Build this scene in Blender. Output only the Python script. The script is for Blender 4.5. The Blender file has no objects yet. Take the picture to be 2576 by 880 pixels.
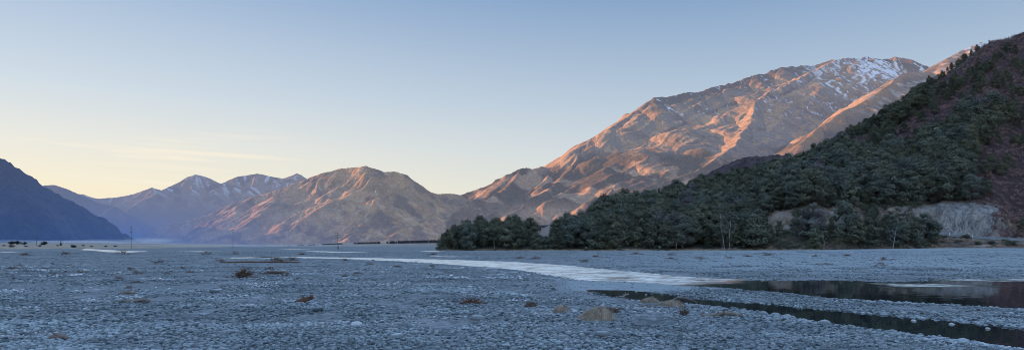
import bpy, math, random
import numpy as np
from mathutils import Vector, Matrix, Euler
random.seed(7); RNG = np.random.default_rng(7)
scene = bpy.context.scene
COL = scene.collection
R = math.radians
F = 1839.0; CX = 1288.0; HY = 608.0; EYE = 4.0      # focal length / centre / horizon of the photograph, eye height in metres
# ------------------------------------------------------------------ camera, sun, sky
cam = bpy.data.objects.new("camera", bpy.data.cameras.new("camera")); COL.objects.link(cam)
cam.location = (0, 0, EYE); cam.rotation_euler = (R(90), 0, 0)
cam.data.sensor_width = 36; cam.data.lens = 18 * F / CX
cam.data.shift_y = (HY - 440) / 2576
cam.data.clip_start = 0.5; cam.data.clip_end = 60000
scene.camera = cam
SUN_AZ, SUN_EL = 83.0, 8.0                            # degrees left of the view direction, above the horizon
sdir = Vector((-math.sin(R(SUN_AZ)) * math.cos(R(SUN_EL)), math.cos(R(SUN_AZ)) * math.cos(R(SUN_EL)), math.sin(R(SUN_EL))))
sun = bpy.data.objects.new("sun", bpy.data.lights.new("sun", 'SUN')); COL.objects.link(sun)
sun.data.energy = 11.0; sun.data.angle = R(0.5); sun.data.color = (1.0, 0.51, 0.22)
sun.rotation_euler = sdir.to_track_quat('Z', 'Y').to_euler()
scene.view_settings.view_transform = 'Standard'; scene.view_settings.look = 'None'
scene.view_settings.exposure = 0; scene.view_settings.gamma = 1
scene.cycles.max_bounces = 5; scene.cycles.diffuse_bounces = 3; scene.cycles.glossy_bounces = 3
scene.cycles.transparent_max_bounces = 6; scene.cycles.volume_bounces = 1
scene.cycles.use_denoising = True; scene.cycles.pixel_filter_type = 'BLACKMAN_HARRIS'; scene.cycles.filter_width = 0.95

class NT:
    """small helper around a node tree"""
    def __init__(s, nt): s.nt = nt; s.n = nt.nodes; s.l = nt.links
    def add(s, t, **kw):
        n = s.n.new(t)
        for k, v in kw.items(): setattr(n, k, v)
        return n
    def put(s, sock, v):
        if isinstance(v, bpy.types.NodeSocket): s.l.new(v, sock)
        elif v is not None: sock.default_value = v
    def math(s, op, a, b=None, c=None, clamp=False):
        n = s.add('ShaderNodeMath', operation=op, use_clamp=clamp)
        s.put(n.inputs[0], a); s.put(n.inputs[1], b); s.put(n.inputs[2], c); return n.outputs[0]
    def mix(s, f, a, b, bt='MIX'):
        n = s.add('ShaderNodeMix', data_type='RGBA', blend_type=bt); n.clamp_factor = True
        s.put(n.inputs[0], f); s.put(n.inputs[6], a); s.put(n.inputs[7], b); return n.outputs[2]
    def rng(s, v, a, b, c=0.0, d=1.0, smooth=False):
        n = s.add('ShaderNodeMapRange', interpolation_type='SMOOTHSTEP' if smooth else 'LINEAR'); n.clamp = True
        s.put(n.inputs[0], v); s.put(n.inputs[1], a); s.put(n.inputs[2], b); s.put(n.inputs[3], c); s.put(n.inputs[4], d); return n.outputs[0]
    def noise(s, vec, scale, detail=4, rough=0.55, dist=0.0):
        n = s.add('ShaderNodeTexNoise'); s.put(n.inputs['Vector'], vec); n.inputs['Scale'].default_value = scale
        n.inputs['Detail'].default_value = detail; n.inputs['Roughness'].default_value = rough; n.inputs['Distortion'].default_value = dist
        return n.outputs['Fac'], n.outputs['Color']
    def vor(s, vec, scale, feature='F1', rand=1.0):
        n = s.add('ShaderNodeTexVoronoi', feature=feature); s.put(n.inputs['Vector'], vec)
        n.inputs['Scale'].default_value = scale; n.inputs['Randomness'].default_value = rand
        return n
    def scale(s, vec, xyz):
        n = s.add('ShaderNodeMapping'); s.put(n.inputs['Vector'], vec); n.inputs['Scale'].default_value = xyz; return n.outputs[0]
    def pos(s): return s.add('ShaderNodeNewGeometry').outputs['Position']
    def obj(s): return s.add('ShaderNodeTexCoord').outputs['Object']
    def ramp(s, f, stops):
        n = s.add('ShaderNodeValToRGB'); s.put(n.inputs[0], f); cr = n.color_ramp
        while len(cr.elements) < len(stops): cr.elements.new(0.5)
        for e, (p, c) in zip(cr.elements, stops): e.position = p; e.color = (*c, 1)
        return n.outputs[0]

w = bpy.data.worlds.new("World"); scene.world = w; w.use_nodes = True
t = NT(w.node_tree); t.n.clear()
sky = t.add('ShaderNodeTexSky', sky_type='NISHITA'); sky.sun_disc = False
sky.sun_elevation = R(SUN_EL); sky.sun_rotation = R(-SUN_AZ); sky.altitude = 700
sky.air_density = 1.0; sky.dust_density = 0.6; sky.ozone_density = 1.6
dirv = t.add('ShaderNodeTexCoord').outputs['Generated']
sp = t.add('ShaderNodeSeparateXYZ'); t.l.new(dirv, sp.inputs[0])
elev = t.math('ARCSINE', sp.outputs[2])
azl = t.math('ARCTAN2', t.math('MULTIPLY', sp.outputs[0], -1.0), sp.outputs[1])       # + to the left, radians
leftness = t.rng(azl, R(-20), R(42), 0, 1, True)
front = t.rng(sp.outputs[1], -0.45, 0.25, 0, 1, True)
grad_l = t.ramp(t.rng(elev, 0.0, 1.2), [(0.0, (1.0, 0.80, 0.50)), (0.055, (1.0, 0.89, 0.67)), (0.10, (0.88, 0.86, 0.78)), (0.155, (0.68, 0.76, 0.83)), (0.27, (0.37, 0.51, 0.73)), (0.5, (0.43, 0.62, 0.94)), (1.0, (0.49, 0.75, 1.18))])
grad_r = t.ramp(t.rng(elev, 0.0, 1.2), [(0.0, (0.84, 0.82, 0.72)), (0.055, (0.78, 0.80, 0.75)), (0.10, (0.66, 0.73, 0.77)), (0.155, (0.50, 0.61, 0.73)), (0.27, (0.235, 0.375, 0.60)), (0.5, (0.40, 0.60, 0.93)), (1.0, (0.49, 0.75, 1.18))])
grad = t.mix(leftness, grad_r, grad_l)  # ramp stops high above the frame are raised as added fill light
# thin streaks of cirrus low in the left sky
cv = t.add('ShaderNodeCombineXYZ'); t.put(cv.inputs[0], t.math('MULTIPLY', azl, 4.0)); t.put(cv.inputs[1], t.math('MULTIPLY', t.math('ADD', elev, t.math('MULTIPLY', azl, -0.03)), 75.0)); cv.inputs[2].default_value = 3.1
cn, _ = t.noise(cv.outputs[0], 1.0, 5, 0.55, 0.4)
band = t.math('MULTIPLY', t.rng(elev, 0.03, 0.065, 0, 1, True), t.rng(elev, 0.105, 0.155, 1, 0, True))
cl = t.math('MULTIPLY', t.math('MULTIPLY', t.rng(cn, 0.50, 0.70, 0, 1, True), band), t.rng(azl, R(11), R(24), 0, 1.0, True))
grad = t.mix(cl, grad, (1.0, 0.90, 0.74, 1))
nish = t.mix(1.0, sky.outputs[0], (0.11, 0.11, 0.11, 1), 'MULTIPLY')
skyc = t.mix(0.92, nish, grad)
rear_fill = t.math('ADD', 1.0, t.math('MULTIPLY', t.math('SUBTRACT', 1.0, front), 0.28))      # added fill: unseen sky behind the camera brightened to light camera-facing surfaces
glv = t.add('ShaderNodeCombineColor'); [t.put(glv.inputs[k], rear_fill) for k in range(3)]
skyc = t.mix(1.0, skyc, glv.outputs[0], 'MULTIPLY')
bg = t.add('ShaderNodeBackground'); t.l.new(skyc, bg.inputs[0]); bg.inputs[1].default_value = 1.0
wo = t.add('ShaderNodeOutputWorld'); t.l.new(bg.outputs[0], wo.inputs[0])

# ------------------------------------------------------------------ numpy noise
def _h(ix, iy, seed):
    h = (ix.astype(np.int64) * 374761393 + iy.astype(np.int64) * 668265263 + seed * 974711) & 0xffffffff
    h = ((h ^ (h >> 13)) * 1274126177) & 0xffffffff
    h = h ^ (h >> 16)
    return (h & 0xffff).astype(np.float32) / 32767.5 - 1.0
def vn(x, y, seed=0):
    x = np.asarray(x, dtype=np.float64); y = np.asarray(y, dtype=np.float64)
    ix = np.floor(x); iy = np.floor(y); fx = x - ix; fy = y - iy
    fx = fx * fx * fx * (fx * (fx * 6 - 15) + 10); fy = fy * fy * fy * (fy * (fy * 6 - 15) + 10)
    a = _h(ix, iy, seed); b = _h(ix + 1, iy, seed); c = _h(ix, iy + 1, seed); d = _h(ix + 1, iy + 1, seed)
    return (a + (b - a) * fx) * (1 - fy) + (c + (d - c) * fx) * fy
def fbm(x, y, seed=0, octv=4, gain=0.5):
    s = 0.0; a = 1.0; n = 0.0
    for i in range(octv):
        s = s + a * vn(x, y, seed + i * 17); n += a; a *= gain
        x, y = x * 1.6 + y * 1.2 + 3.1, y * 1.6 - x * 1.2 + 7.7
    return s / n
def ridged(x, y, seed=0, octv=4, gain=0.5):
    s = 0.0; a = 1.0; n = 0.0
    for i in range(octv):
        s = s + a * (1 - 2 * np.abs(vn(x, y, seed + i * 17))); n += a; a *= gain
        x, y = x * 1.6 + y * 1.2 + 3.1, y * 1.6 - x * 1.2 + 7.7
    return s / n
def sst(a, b, x):
    q = np.clip((np.asarray(x, dtype=np.float64) - a) / (b - a), 0, 1); return q * q * (3 - 2 * q)
def P(px, py, D): return ((px - CX) / F * D, D, EYE - (py - HY) / F * D)
def U(x, y): return CX + F * x / np.maximum(y, 1.0)

# ------------------------------------------------------------------ object helpers
def tag(o, label=None, cat=None, group=None, kind=None):
    if label: o['label'] = label
    if cat: o['category'] = cat
    if group: o['group'] = group
    if kind: o['kind'] = kind
    return o
def mesh_np(name, V, Fc, mats, attrs=None, smooth=True, mat_idx=None):
    V = np.ascontiguousarray(V, dtype=np.float32); Fc = np.ascontiguousarray(Fc, dtype=np.int32)
    m = bpy.data.meshes.new(name); k = Fc.shape[1]
    m.vertices.add(len(V)); m.vertices.foreach_set('co', V.ravel())
    m.loops.add(Fc.size); m.loops.foreach_set('vertex_index', Fc.ravel())
    m.polygons.add(len(Fc)); m.polygons.foreach_set('loop_start', np.arange(0, Fc.size, k, dtype=np.int32))
    m.polygons.foreach_set('use_smooth', np.full(len(Fc), smooth))
    if mat_idx is not None: m.polygons.foreach_set('material_index', np.asarray(mat_idx, dtype=np.int32))
    for n, a in (attrs or {}).items():
        a = np.asarray(a, dtype=np.float32)
        if a.ndim == 1: at = m.attributes.new(n, 'FLOAT', 'POINT'); at.data.foreach_set('value', a)
        else:
            at = m.attributes.new(n, 'FLOAT_COLOR', 'POINT')
            if a.shape[1] == 3: a = np.concatenate([a, np.ones((len(a), 1), np.float32)], 1)
            at.data.foreach_set('color', np.ascontiguousarray(a).ravel())
    for mm in (mats if isinstance(mats, (list, tuple)) else [mats]): m.materials.append(mm)
    m.update(); m.validate()
    return m
def link(name, mesh, parent=None, loc=None):
    o = bpy.data.objects.new(name, mesh); COL.objects.link(o)
    if parent: o.parent = parent
    if loc is not None: o.location = loc
    return o
def empty(name, loc=(0, 0, 0), rz=0.0):
    o = bpy.data.objects.new(name, None); COL.objects.link(o); o.location = loc; o.rotation_euler = (0, 0, rz); o.empty_display_size = 0.5; return o
def grid_faces(nr, nc):
    i = np.arange(nr - 1)[:, None] * nc + np.arange(nc - 1)[None, :]
    return np.stack([i, i + 1, i + nc + 1, i + nc], -1).reshape(-1, 4)
class Geo:
    """collects tubes, quads and boxes into one mesh"""
    def __init__(s): s.V = []; s.Fq = []; s.n = 0; s.C = []
    def raw(s, V, Fq, c=1.0):
        V = np.asarray(V, dtype=np.float64); s.V.append(V); s.Fq.append(np.asarray(Fq) + s.n); s.n += len(V); s.C.append(np.full(len(V), c))
    def tube(s, pts, rad, sides=6, c=1.0):
        pts = np.asarray(pts, dtype=np.float64); n = len(pts); rad = np.broadcast_to(np.asarray(rad, dtype=np.float64), (n,))
        tan = np.gradient(pts, axis=0); tan /= np.linalg.norm(tan, axis=1, keepdims=True) + 1e-9
        ref = np.array([0, 0, 1.0]) if abs(tan[:, 2]).mean() < 0.8 else np.array([1.0, 0, 0])
        a = np.cross(tan, ref); a /= np.linalg.norm(a, axis=1, keepdims=True) + 1e-9; b = np.cross(tan, a)
        th = np.arange(sides) / sides * 2 * np.pi
        ring = pts[:, None] + rad[:, None, None] * (a[:, None] * np.cos(th)[None, :, None] + b[:, None] * np.sin(th)[None, :, None])
        V = np.concatenate([ring.reshape(-1, 3), pts[:1], pts[-1:]]); f = []
        for i in range(n - 1):
            for j in range(sides):
                k = (j + 1) % sides; f.append((i * sides + j, i * sides + k, (i + 1) * sides + k, (i + 1) * sides + j))
        e0 = n * sides
        for j in range(0, sides, 2):
            f.append((e0, (j + 2) % sides, (j + 1) % sides, j)); o = (n - 1) * sides
            f.append((e0 + 1, o + j, o + (j + 1) % sides, o + (j + 2) % sides))
        s.raw(V, f, c)
    def box(s, c, size, rz=0.0, col=1.0):
        V = np.array([(i, j, k) for k in (-.5, .5) for j in (-.5, .5) for i in (-.5, .5)]) * np.array(size)
        ca, sa = math.cos(rz), math.sin(rz); V = V @ np.array([[ca, sa, 0], [-sa, ca, 0], [0, 0, 1]]) + np.array(c)
        s.raw(V, [(0, 2, 3, 1), (4, 5, 7, 6), (0, 1, 5, 4), (2, 6, 7, 3), (0, 4, 6, 2), (1, 3, 7, 5)], col)
    def mesh(s, name, mat, smooth=True):
        return mesh_np(name, np.concatenate(s.V), np.concatenate(s.Fq), mat, {'tone': np.concatenate(s.C)}, smooth)

# ------------------------------------------------------------------ materials
def material(name):
    m = bpy.data.materials.new(name); m.use_nodes = True; m.node_tree.nodes.clear(); return m, NT(m.node_tree)
def surface(t, color, rough=0.9, bump=None, bstr=0.3, bdist=0.1, spec=0.2, metal=0.0):
    b = t.add('ShaderNodeBsdfPrincipled'); t.put(b.inputs['Base Color'], color); t.put(b.inputs['Roughness'], rough)
    b.inputs['Specular IOR Level'].default_value = spec; b.inputs['Metallic'].default_value = metal
    if bump is not None:
        n = t.add('ShaderNodeBump'); n.inputs['Strength'].default_value = bstr; n.inputs['Distance'].default_value = bdist
        t.l.new(bump, n.inputs['Height']); t.l.new(n.outputs[0], b.inputs['Normal'])
    return b.outputs[0]
HAZE = 1.0
def finish(m, t, sh, haze=False):
    if haze:     # haze painted into surfaces as emission, by distance from origin, denser low down
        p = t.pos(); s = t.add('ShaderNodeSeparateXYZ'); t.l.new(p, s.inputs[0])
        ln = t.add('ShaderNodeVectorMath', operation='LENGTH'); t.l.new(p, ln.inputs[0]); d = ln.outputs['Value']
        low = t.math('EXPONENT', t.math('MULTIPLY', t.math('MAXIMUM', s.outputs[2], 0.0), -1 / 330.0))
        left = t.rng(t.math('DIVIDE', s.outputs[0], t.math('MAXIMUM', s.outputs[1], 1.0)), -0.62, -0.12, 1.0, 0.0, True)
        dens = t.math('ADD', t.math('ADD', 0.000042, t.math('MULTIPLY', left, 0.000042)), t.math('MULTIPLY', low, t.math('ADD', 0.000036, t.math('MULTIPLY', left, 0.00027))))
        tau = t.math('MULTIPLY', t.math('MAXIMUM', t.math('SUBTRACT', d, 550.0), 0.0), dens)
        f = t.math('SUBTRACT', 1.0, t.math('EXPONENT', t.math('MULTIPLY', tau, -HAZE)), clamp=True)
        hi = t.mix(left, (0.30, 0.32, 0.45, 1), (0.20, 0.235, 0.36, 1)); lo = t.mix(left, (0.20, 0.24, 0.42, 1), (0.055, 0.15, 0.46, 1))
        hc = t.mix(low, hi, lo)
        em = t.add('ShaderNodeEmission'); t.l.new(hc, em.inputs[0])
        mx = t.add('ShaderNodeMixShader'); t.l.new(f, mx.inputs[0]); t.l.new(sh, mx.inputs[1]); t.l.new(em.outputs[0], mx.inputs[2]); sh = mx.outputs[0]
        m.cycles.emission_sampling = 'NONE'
    o = t.add('ShaderNodeOutputMaterial'); t.l.new(sh, o.inputs[0]); return m
def attr(t, n, out='Color'): a = t.add('ShaderNodeAttribute'); a.attribute_name = n; return a.outputs[out]
def orand(t): return t.add('ShaderNodeObjectInfo').outputs['Random']

def terrain_mat(name, bscale=0.05, bstr=0.5, bdist=4.0):
    m, t = material(name); p = t.pos(); n1, _ = t.noise(p, bscale, 5, 0.6); n2, _ = t.noise(p, bscale * 3.3, 3, 0.6)
    c = t.mix(1.0, attr(t, 'Col'), t.ramp(n2, [(0.3, (0.72,) * 3), (0.7, (1.25,) * 3)]), 'MULTIPLY')
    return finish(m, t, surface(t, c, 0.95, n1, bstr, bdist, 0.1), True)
M_far = terrain_mat("mountain_rock_and_tussock", 0.02, 0.6, 12.0)
M_mid = terrain_mat("hill_grass_and_bush", 0.03, 0.6, 8.0)
M_left = terrain_mat("beech_covered_hill", 0.07, 0.9, 9.0)

def gravel_mat():
    m, t = material("river_gravel"); p = t.pos()
    st = t.vor(p, 4.2); st2 = t.vor(t.scale(p, (1, 0.7, 1)), 1.7); big, _ = t.noise(p, 0.05, 5, 0.6); mid, _ = t.noise(p, 0.35, 4, 0.65); streak, _ = t.noise(t.scale(p, (0.045, 0.10, 0.1)), 1.0, 6, 0.7, 0.6)
    cell = t.add('ShaderNodeSeparateColor'); t.l.new(st.outputs['Color'], cell.inputs[0])
    cell2 = t.add('ShaderNodeSeparateColor'); t.l.new(st2.outputs['Color'], cell2.inputs[0])
    v = t.math('ADD', t.math('MULTIPLY', cell.outputs[0], 0.5), t.math('MULTIPLY', cell2.outputs[1], 0.5))
    v = t.math('ADD', t.math('MULTIPLY', v, 0.55), t.math('MULTIPLY', mid, 0.45))
    c = t.ramp(v, [(0.2, (0.04, 0.05, 0.06)), (0.42, (0.11, 0.13, 0.145)), (0.6, (0.19, 0.215, 0.235)), (0.8, (0.30, 0.33, 0.355))])
    c = t.mix(t.rng(big, 0.35, 0.65, 0.0, 0.35), c, (0.27, 0.30, 0.33, 1))
    fr = t.math('MULTIPLY', t.math('MULTIPLY', t.rng(t.math('ADD', streak, t.math('MULTIPLY', mid, 0.25)), 0.69, 0.76, 0, 0.9, True), t.rng(t.noise(t.scale(p, (0.55, 1.1, 1)), 1.0, 3, 0.6)[0], 0.48, 0.56, 0, 1, True)), attr(t, 'frost', 'Fac'))
    c = t.mix(fr, c, (0.68, 0.72, 0.80, 1))
    c = t.mix(t.math('MULTIPLY', attr(t, 'pale', 'Fac'), 0.6), c, (0.36, 0.43, 0.47, 1))
    g, _ = t.noise(t.scale(p, (0.06, 0.12, 0.1)), 1.0, 5, 0.65); gc = t.ramp(g, [(0.3, (0.14, 0.115, 0.085)), (0.5, (0.36, 0.29, 0.21)), (0.7, (0.52, 0.43, 0.31))])
    c = t.mix(attr(t, 'grass', 'Fac'), c, gc)
    c = t.mix(attr(t, 'wet', 'Fac'), c, (0.030, 0.036, 0.042, 1))
    h = t.math('ADD', t.math('MULTIPLY', st.outputs['Distance'], -0.35), t.math('ADD', t.math('MULTIPLY', st2.outputs['Distance'], -0.5), mid))
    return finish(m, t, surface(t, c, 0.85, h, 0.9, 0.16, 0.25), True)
M_gravel = gravel_mat()
def stone_mat(name, dark, light, frost=0.5):
    m, t = material(name); g = t.add('ShaderNodeNewGeometry'); r = orand(t); n, _ = t.noise(t.obj(), 5.0, 5, 0.65)
    c = t.mix(r, dark, light); c = t.mix(1.0, c, t.ramp(n, [(0.3, (0.7,) * 3), (0.7, (1.2,) * 3)]), 'MULTIPLY')
    s = t.add('ShaderNodeSeparateXYZ'); t.l.new(g.outputs['Normal'], s.inputs[0])
    f = t.math('MULTIPLY', t.rng(t.math('ADD', s.outputs[2], t.math('MULTIPLY', n, 0.4)), 0.85, 1.25, 0, 1, True), t.math('MULTIPLY', t.math('FRACT', t.math('MULTIPLY', r, 17.3)), frost))
    c = t.mix(f, c, (0.60, 0.66, 0.72, 1))
    p = t.pos(); sx = t.add('ShaderNodeSeparateXYZ'); t.l.new(p, sx.inputs[0]); streak, _ = t.noise(t.scale(p, (0.055, 0.19, 0.1)), 1.0, 6, 0.68, 0.5)
    pat, _ = t.noise(t.scale(p, (0.07, 0.11, 0.1)), 1.0, 4, 0.6); c = t.mix(1.0, c, t.ramp(pat, [(0.30, (0.52, 0.55, 0.58)), (0.5, (1.0, 1.0, 1.0)), (0.68, (1.5, 1.5, 1.52))]), 'MULTIPLY')
    zone = t.math('MULTIPLY', t.math('MULTIPLY', t.rng(sx.outputs[1], 30, 70, 0.35, 1), t.rng(sx.outputs[1], 95, 170, 1, 0.3)), t.rng(sx.outputs[0], 5, 14, 1, 0.15))
    fine, _ = t.noise(t.scale(p, (0.30, 1.2, 1)), 1.0, 3, 0.6); c = t.mix(t.math('MULTIPLY', t.math('MULTIPLY', t.rng(streak, 0.54, 0.60, 0, 1, True), t.rng(fine, 0.50, 0.58, 0, 0.95, True)), zone), c, (0.80, 0.82, 0.88, 1))
    return finish(m, t, surface(t, c, 0.75, n, 0.4, 0.03, 0.3))
M_stone = stone_mat("greywacke_stone", (0.045, 0.064, 0.074, 1), (0.255, 0.30, 0.32, 1), 0.5)
M_boulder = stone_mat("frosted_boulder", (0.15, 0.185, 0.205, 1), (0.38, 0.43, 0.46, 1), 0.75)

def water_mat(name, calm):
    m, t = material(name); p = t.pos()
    _, w1 = t.noise(t.scale(p, (0.55, 1.0, 1)), 1.6, 4, 0.65, 0.3)
    s = t.add('ShaderNodeSeparateXYZ'); t.l.new(p, s.inputs[0])
    if calm == 'mixed':       # riffle upstream, slack pool downstream, a broken tongue where the bar sheds water back in
        wob, _ = t.noise(p, 0.12, 3); xx = t.math('ADD', s.outputs[0], t.math('MULTIPLY', t.math('SUBTRACT', wob, 0.5), 14.0))
        yy = t.math('ADD', s.outputs[1], t.math('MULTIPLY', t.math('SUBTRACT', wob, 0.5), 5.0))
        rough = t.rng(t.math('ADD', xx, t.math('MULTIPLY', t.math('SUBTRACT', 79.0, yy), 0.9)), 20, 30, 1.0, 0.0, True)
        tong = t.math('MULTIPLY', t.math('MULTIPLY', t.rng(xx, 32, 36, 0, 1, True), t.rng(xx, 40, 46, 1, 0, True)), t.math('MULTIPLY', t.rng(yy, 65.5, 67.5, 0, 1, True), t.rng(yy, 71, 73, 1, 0, True)))
        far = t.math('MULTIPLY', t.rng(xx, 44, 52, 0, 1, True), t.rng(yy, 74.5, 77.5, 0, 1, True))
        k = t.math('MAXIMUM', rough, t.math('MAXIMUM', t.math('MULTIPLY', tong, 0.8), t.math('MULTIPLY', far, 0.9)))
    else: k = calm
    b = t.add('ShaderNodeBsdfPrincipled'); rp, _ = t.noise(t.scale(p, (0.22, 0.8, 1)), 1.0, 4, 0.65, 0.5); t.put(b.inputs['Base Color'], t.mix(t.math('MULTIPLY', t.rng(rp, 0.36, 0.54, 0.0, 1.0), k), (0.012, 0.018, 0.022, 1), (0.97, 0.94, 0.85, 1)))  # cream-white base paints foam and bright sky reflection into the riffles
    t.put(b.inputs['Roughness'], t.math('ADD', 0.03, t.math('MULTIPLY', k, 0.10))); t.put(b.inputs['IOR'], t.math('ADD', 1.20, t.math('MULTIPLY', k, 1.4))); b.inputs['Specular IOR Level'].default_value = 0.5
    sub = t.add('ShaderNodeVectorMath', operation='SUBTRACT'); t.l.new(w1, sub.inputs[0]); sub.inputs[1].default_value = (0.5, 0.5, 0.5)
    fl = t.add('ShaderNodeVectorMath', operation='MULTIPLY'); t.l.new(sub.outputs[0], fl.inputs[0]); fl.inputs[1].default_value = (1, 1, 0)
    sc = t.add('ShaderNodeVectorMath', operation='SCALE'); t.l.new(fl.outputs[0], sc.inputs[0]); t.put(sc.inputs['Scale'], t.math('ADD', 0.018, t.math('MULTIPLY', k, 1.05 if calm == 'mixed' else 1.6)))
    ad = t.add('ShaderNodeVectorMath', operation='ADD'); t.l.new(sc.outputs[0], ad.inputs[0]); bi = t.add('ShaderNodeCombineXYZ'); t.put(bi.inputs[1], t.math('MULTIPLY', t.math('MULTIPLY', t.rng(rp, 0.34, 0.56, 0.1, 1.0), k), -0.12)); bi.inputs[2].default_value = 1.0; t.l.new(bi.outputs[0], ad.inputs[1])   # normals tilted toward the camera, added so rough water mirrors brighter sky
    nm = t.add('ShaderNodeVectorMath', operation='NORMALIZE'); t.l.new(ad.outputs[0], nm.inputs[0]); t.l.new(nm.outputs[0], b.inputs['Normal'])
    return finish(m, t, b.outputs[0])
M_river = water_mat("river_water", 'mixed'); M_still = water_mat("still_water", 0.0); M_riffle = water_mat("riffle_water", 0.9)

def foliage_mat(name, dark, light, tip, haze=False):
    m, t = material(name); a = attr(t, 'tone', 'Fac'); r = orand(t)
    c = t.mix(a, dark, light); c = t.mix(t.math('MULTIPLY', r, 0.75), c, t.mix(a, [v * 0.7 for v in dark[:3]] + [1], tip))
    n, _ = t.noise(t.pos(), 0.09, 3); c = t.mix(1.0, c, t.ramp(n, [(0.3, (0.72, 0.75, 0.8)), (0.7, (1.2, 1.18, 1.1))]), 'MULTIPLY')
    d = t.add('ShaderNodeBsdfDiffuse'); t.l.new(c, d.inputs[0]); tr = t.add('ShaderNodeBsdfTranslucent'); t.l.new(c, tr.inputs[0])
    mx = t.add('ShaderNodeMixShader'); mx.inputs[0].default_value = 0.22; t.l.new(d.outputs[0], mx.inputs[1]); t.l.new(tr.outputs[0], mx.inputs[2])
    return finish(m, t, mx.outputs[0], haze)
M_leaf = foliage_mat("beech_leaves", (0.046, 0.060, 0.060, 1), (0.215, 0.250, 0.220, 1), (0.25, 0.25, 0.15, 1))
M_leafpale = foliage_mat("grey_beech_leaves", (0.085, 0.08, 0.085, 1), (0.27, 0.255, 0.27, 1), (0.15, 0.15, 0.14, 1))
M_leafdark = foliage_mat("dark_needles", (0.03, 0.042, 0.040, 1), (0.12, 0.145, 0.12, 1), (0.05, 0.06, 0.04, 1))
M_scrub = foliage_mat("purple_brown_scrub", (0.11, 0.072, 0.088, 1), (0.46, 0.30, 0.33, 1), (0.38, 0.26, 0.21, 1))
M_dry = foliage_mat("dry_bank_scrub", (0.28, 0.21, 0.19, 1), (0.68, 0.54, 0.47, 1), (0.25, 0.21, 0.15, 1))
M_drygrass = foliage_mat("dry_grass", (0.30, 0.25, 0.19, 1), (0.68, 0.58, 0.45, 1), (0.62, 0.52, 0.40, 1))
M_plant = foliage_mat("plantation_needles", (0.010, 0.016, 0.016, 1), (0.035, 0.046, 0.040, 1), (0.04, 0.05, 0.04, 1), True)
def plain(name, ca, cb, scale=3.0, rough=0.9, bstr=0.4, bd=0.05, stretch=(1, 1, 1), haze=False):
    m, t = material(name); n, _ = t.noise(t.scale(t.obj(), stretch), scale, 5, 0.65)
    c = t.mix(1.0, t.ramp(n, [(0.3, ca), (0.7, cb)]), attr(t, 'tone', 'Fac'), 'MULTIPLY') if name.endswith('_') else t.ramp(n, [(0.3, ca), (0.7, cb)])
    return finish(m, t, surface(t, c, rough, n, bstr, bd), haze)
M_bark = plain("beech_bark", (0.05, 0.045, 0.045), (0.16, 0.15, 0.145), 2.0)
M_dead = plain("bleached_dead_wood", (0.24, 0.23, 0.23), (0.46, 0.44, 0.43), 2.0)
M_drift = plain("weathered_driftwood", (0.12, 0.10, 0.09), (0.32, 0.28, 0.25), 4.0, stretch=(1, 6, 6))
M_brown = plain("dark_brown_brush", (0.07, 0.044, 0.033), (0.21, 0.125, 0.088), 4.0)
M_straw = plain("straw_tussock_", (0.32, 0.255, 0.19), (0.68, 0.57, 0.45), 5.0)
M_pole = plain("grey_power_pole", (0.10, 0.095, 0.10), (0.20, 0.19, 0.19), 1.0)
M_white = plain("white_painted_post", (0.70, 0.70, 0.70), (0.82, 0.82, 0.82), 3.0, 0.5)
M_red = plain("marker_reflector", (0.25, 0.02, 0.02), (0.35, 0.03, 0.03), 3.0, 0.3)
M_ins = plain("brown_insulator", (0.05, 0.04, 0.04), (0.09, 0.07, 0.07), 3.0, 0.3)
M_road = plain("road_asphalt", (0.13, 0.14, 0.15), (0.19, 0.20, 0.21), 1.5, 0.8)
M_line = plain("road_paint", (0.55, 0.55, 0.55), (0.75, 0.75, 0.75), 2.0, 0.7)
M_fence = plain("dark_fence_boards", (0.035, 0.045, 0.06), (0.075, 0.085, 0.10), 1.5, 0.8)
def rock_mat():
    m, t = material("hillside_ground"); p = t.pos()
    n1, _ = t.noise(t.scale(p, (1, 1, 0.6)), 0.62, 9, 0.72, 0.8); n2, _ = t.noise(p, 0.16, 4, 0.6); vo = t.vor(t.scale(p, (1, 1, 0.5)), 0.22, 'DISTANCE_TO_EDGE')
    rk = t.ramp(t.math('ADD', t.math('MULTIPLY', n1, 0.72), t.math('MULTIPLY', n2, 0.28)), [(0.34, (0.05, 0.05, 0.055)), (0.44, (0.17, 0.17, 0.18)), (0.52, (0.30, 0.30, 0.30)), (0.62, (0.42, 0.40, 0.37))])
    n4, _ = t.noise(t.scale(p, (1, 1, 0.35)), 1.3, 6, 0.75, 1.2); rk = t.mix(1.0, rk, t.ramp(n4, [(0.34, (0.38,) * 3), (0.5, (1.0,) * 3), (0.7, (1.25,) * 3)]), 'MULTIPLY')
    c = t.mix(attr(t, 'rock', 'Fac'), t.mix(1.0, attr(t, 'Col'), t.ramp(n1, [(0.3, (0.6,) * 3), (0.7, (1.3,) * 3)]), 'MULTIPLY'), rk)
    h = t.math('ADD', n1, t.math('MULTIPLY', vo.outputs['Distance'], 0.4))
    return finish(m, t, surface(t, c, 0.95, h, 0.8, 0.9, 0.15))
M_hillside = rock_mat()

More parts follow.
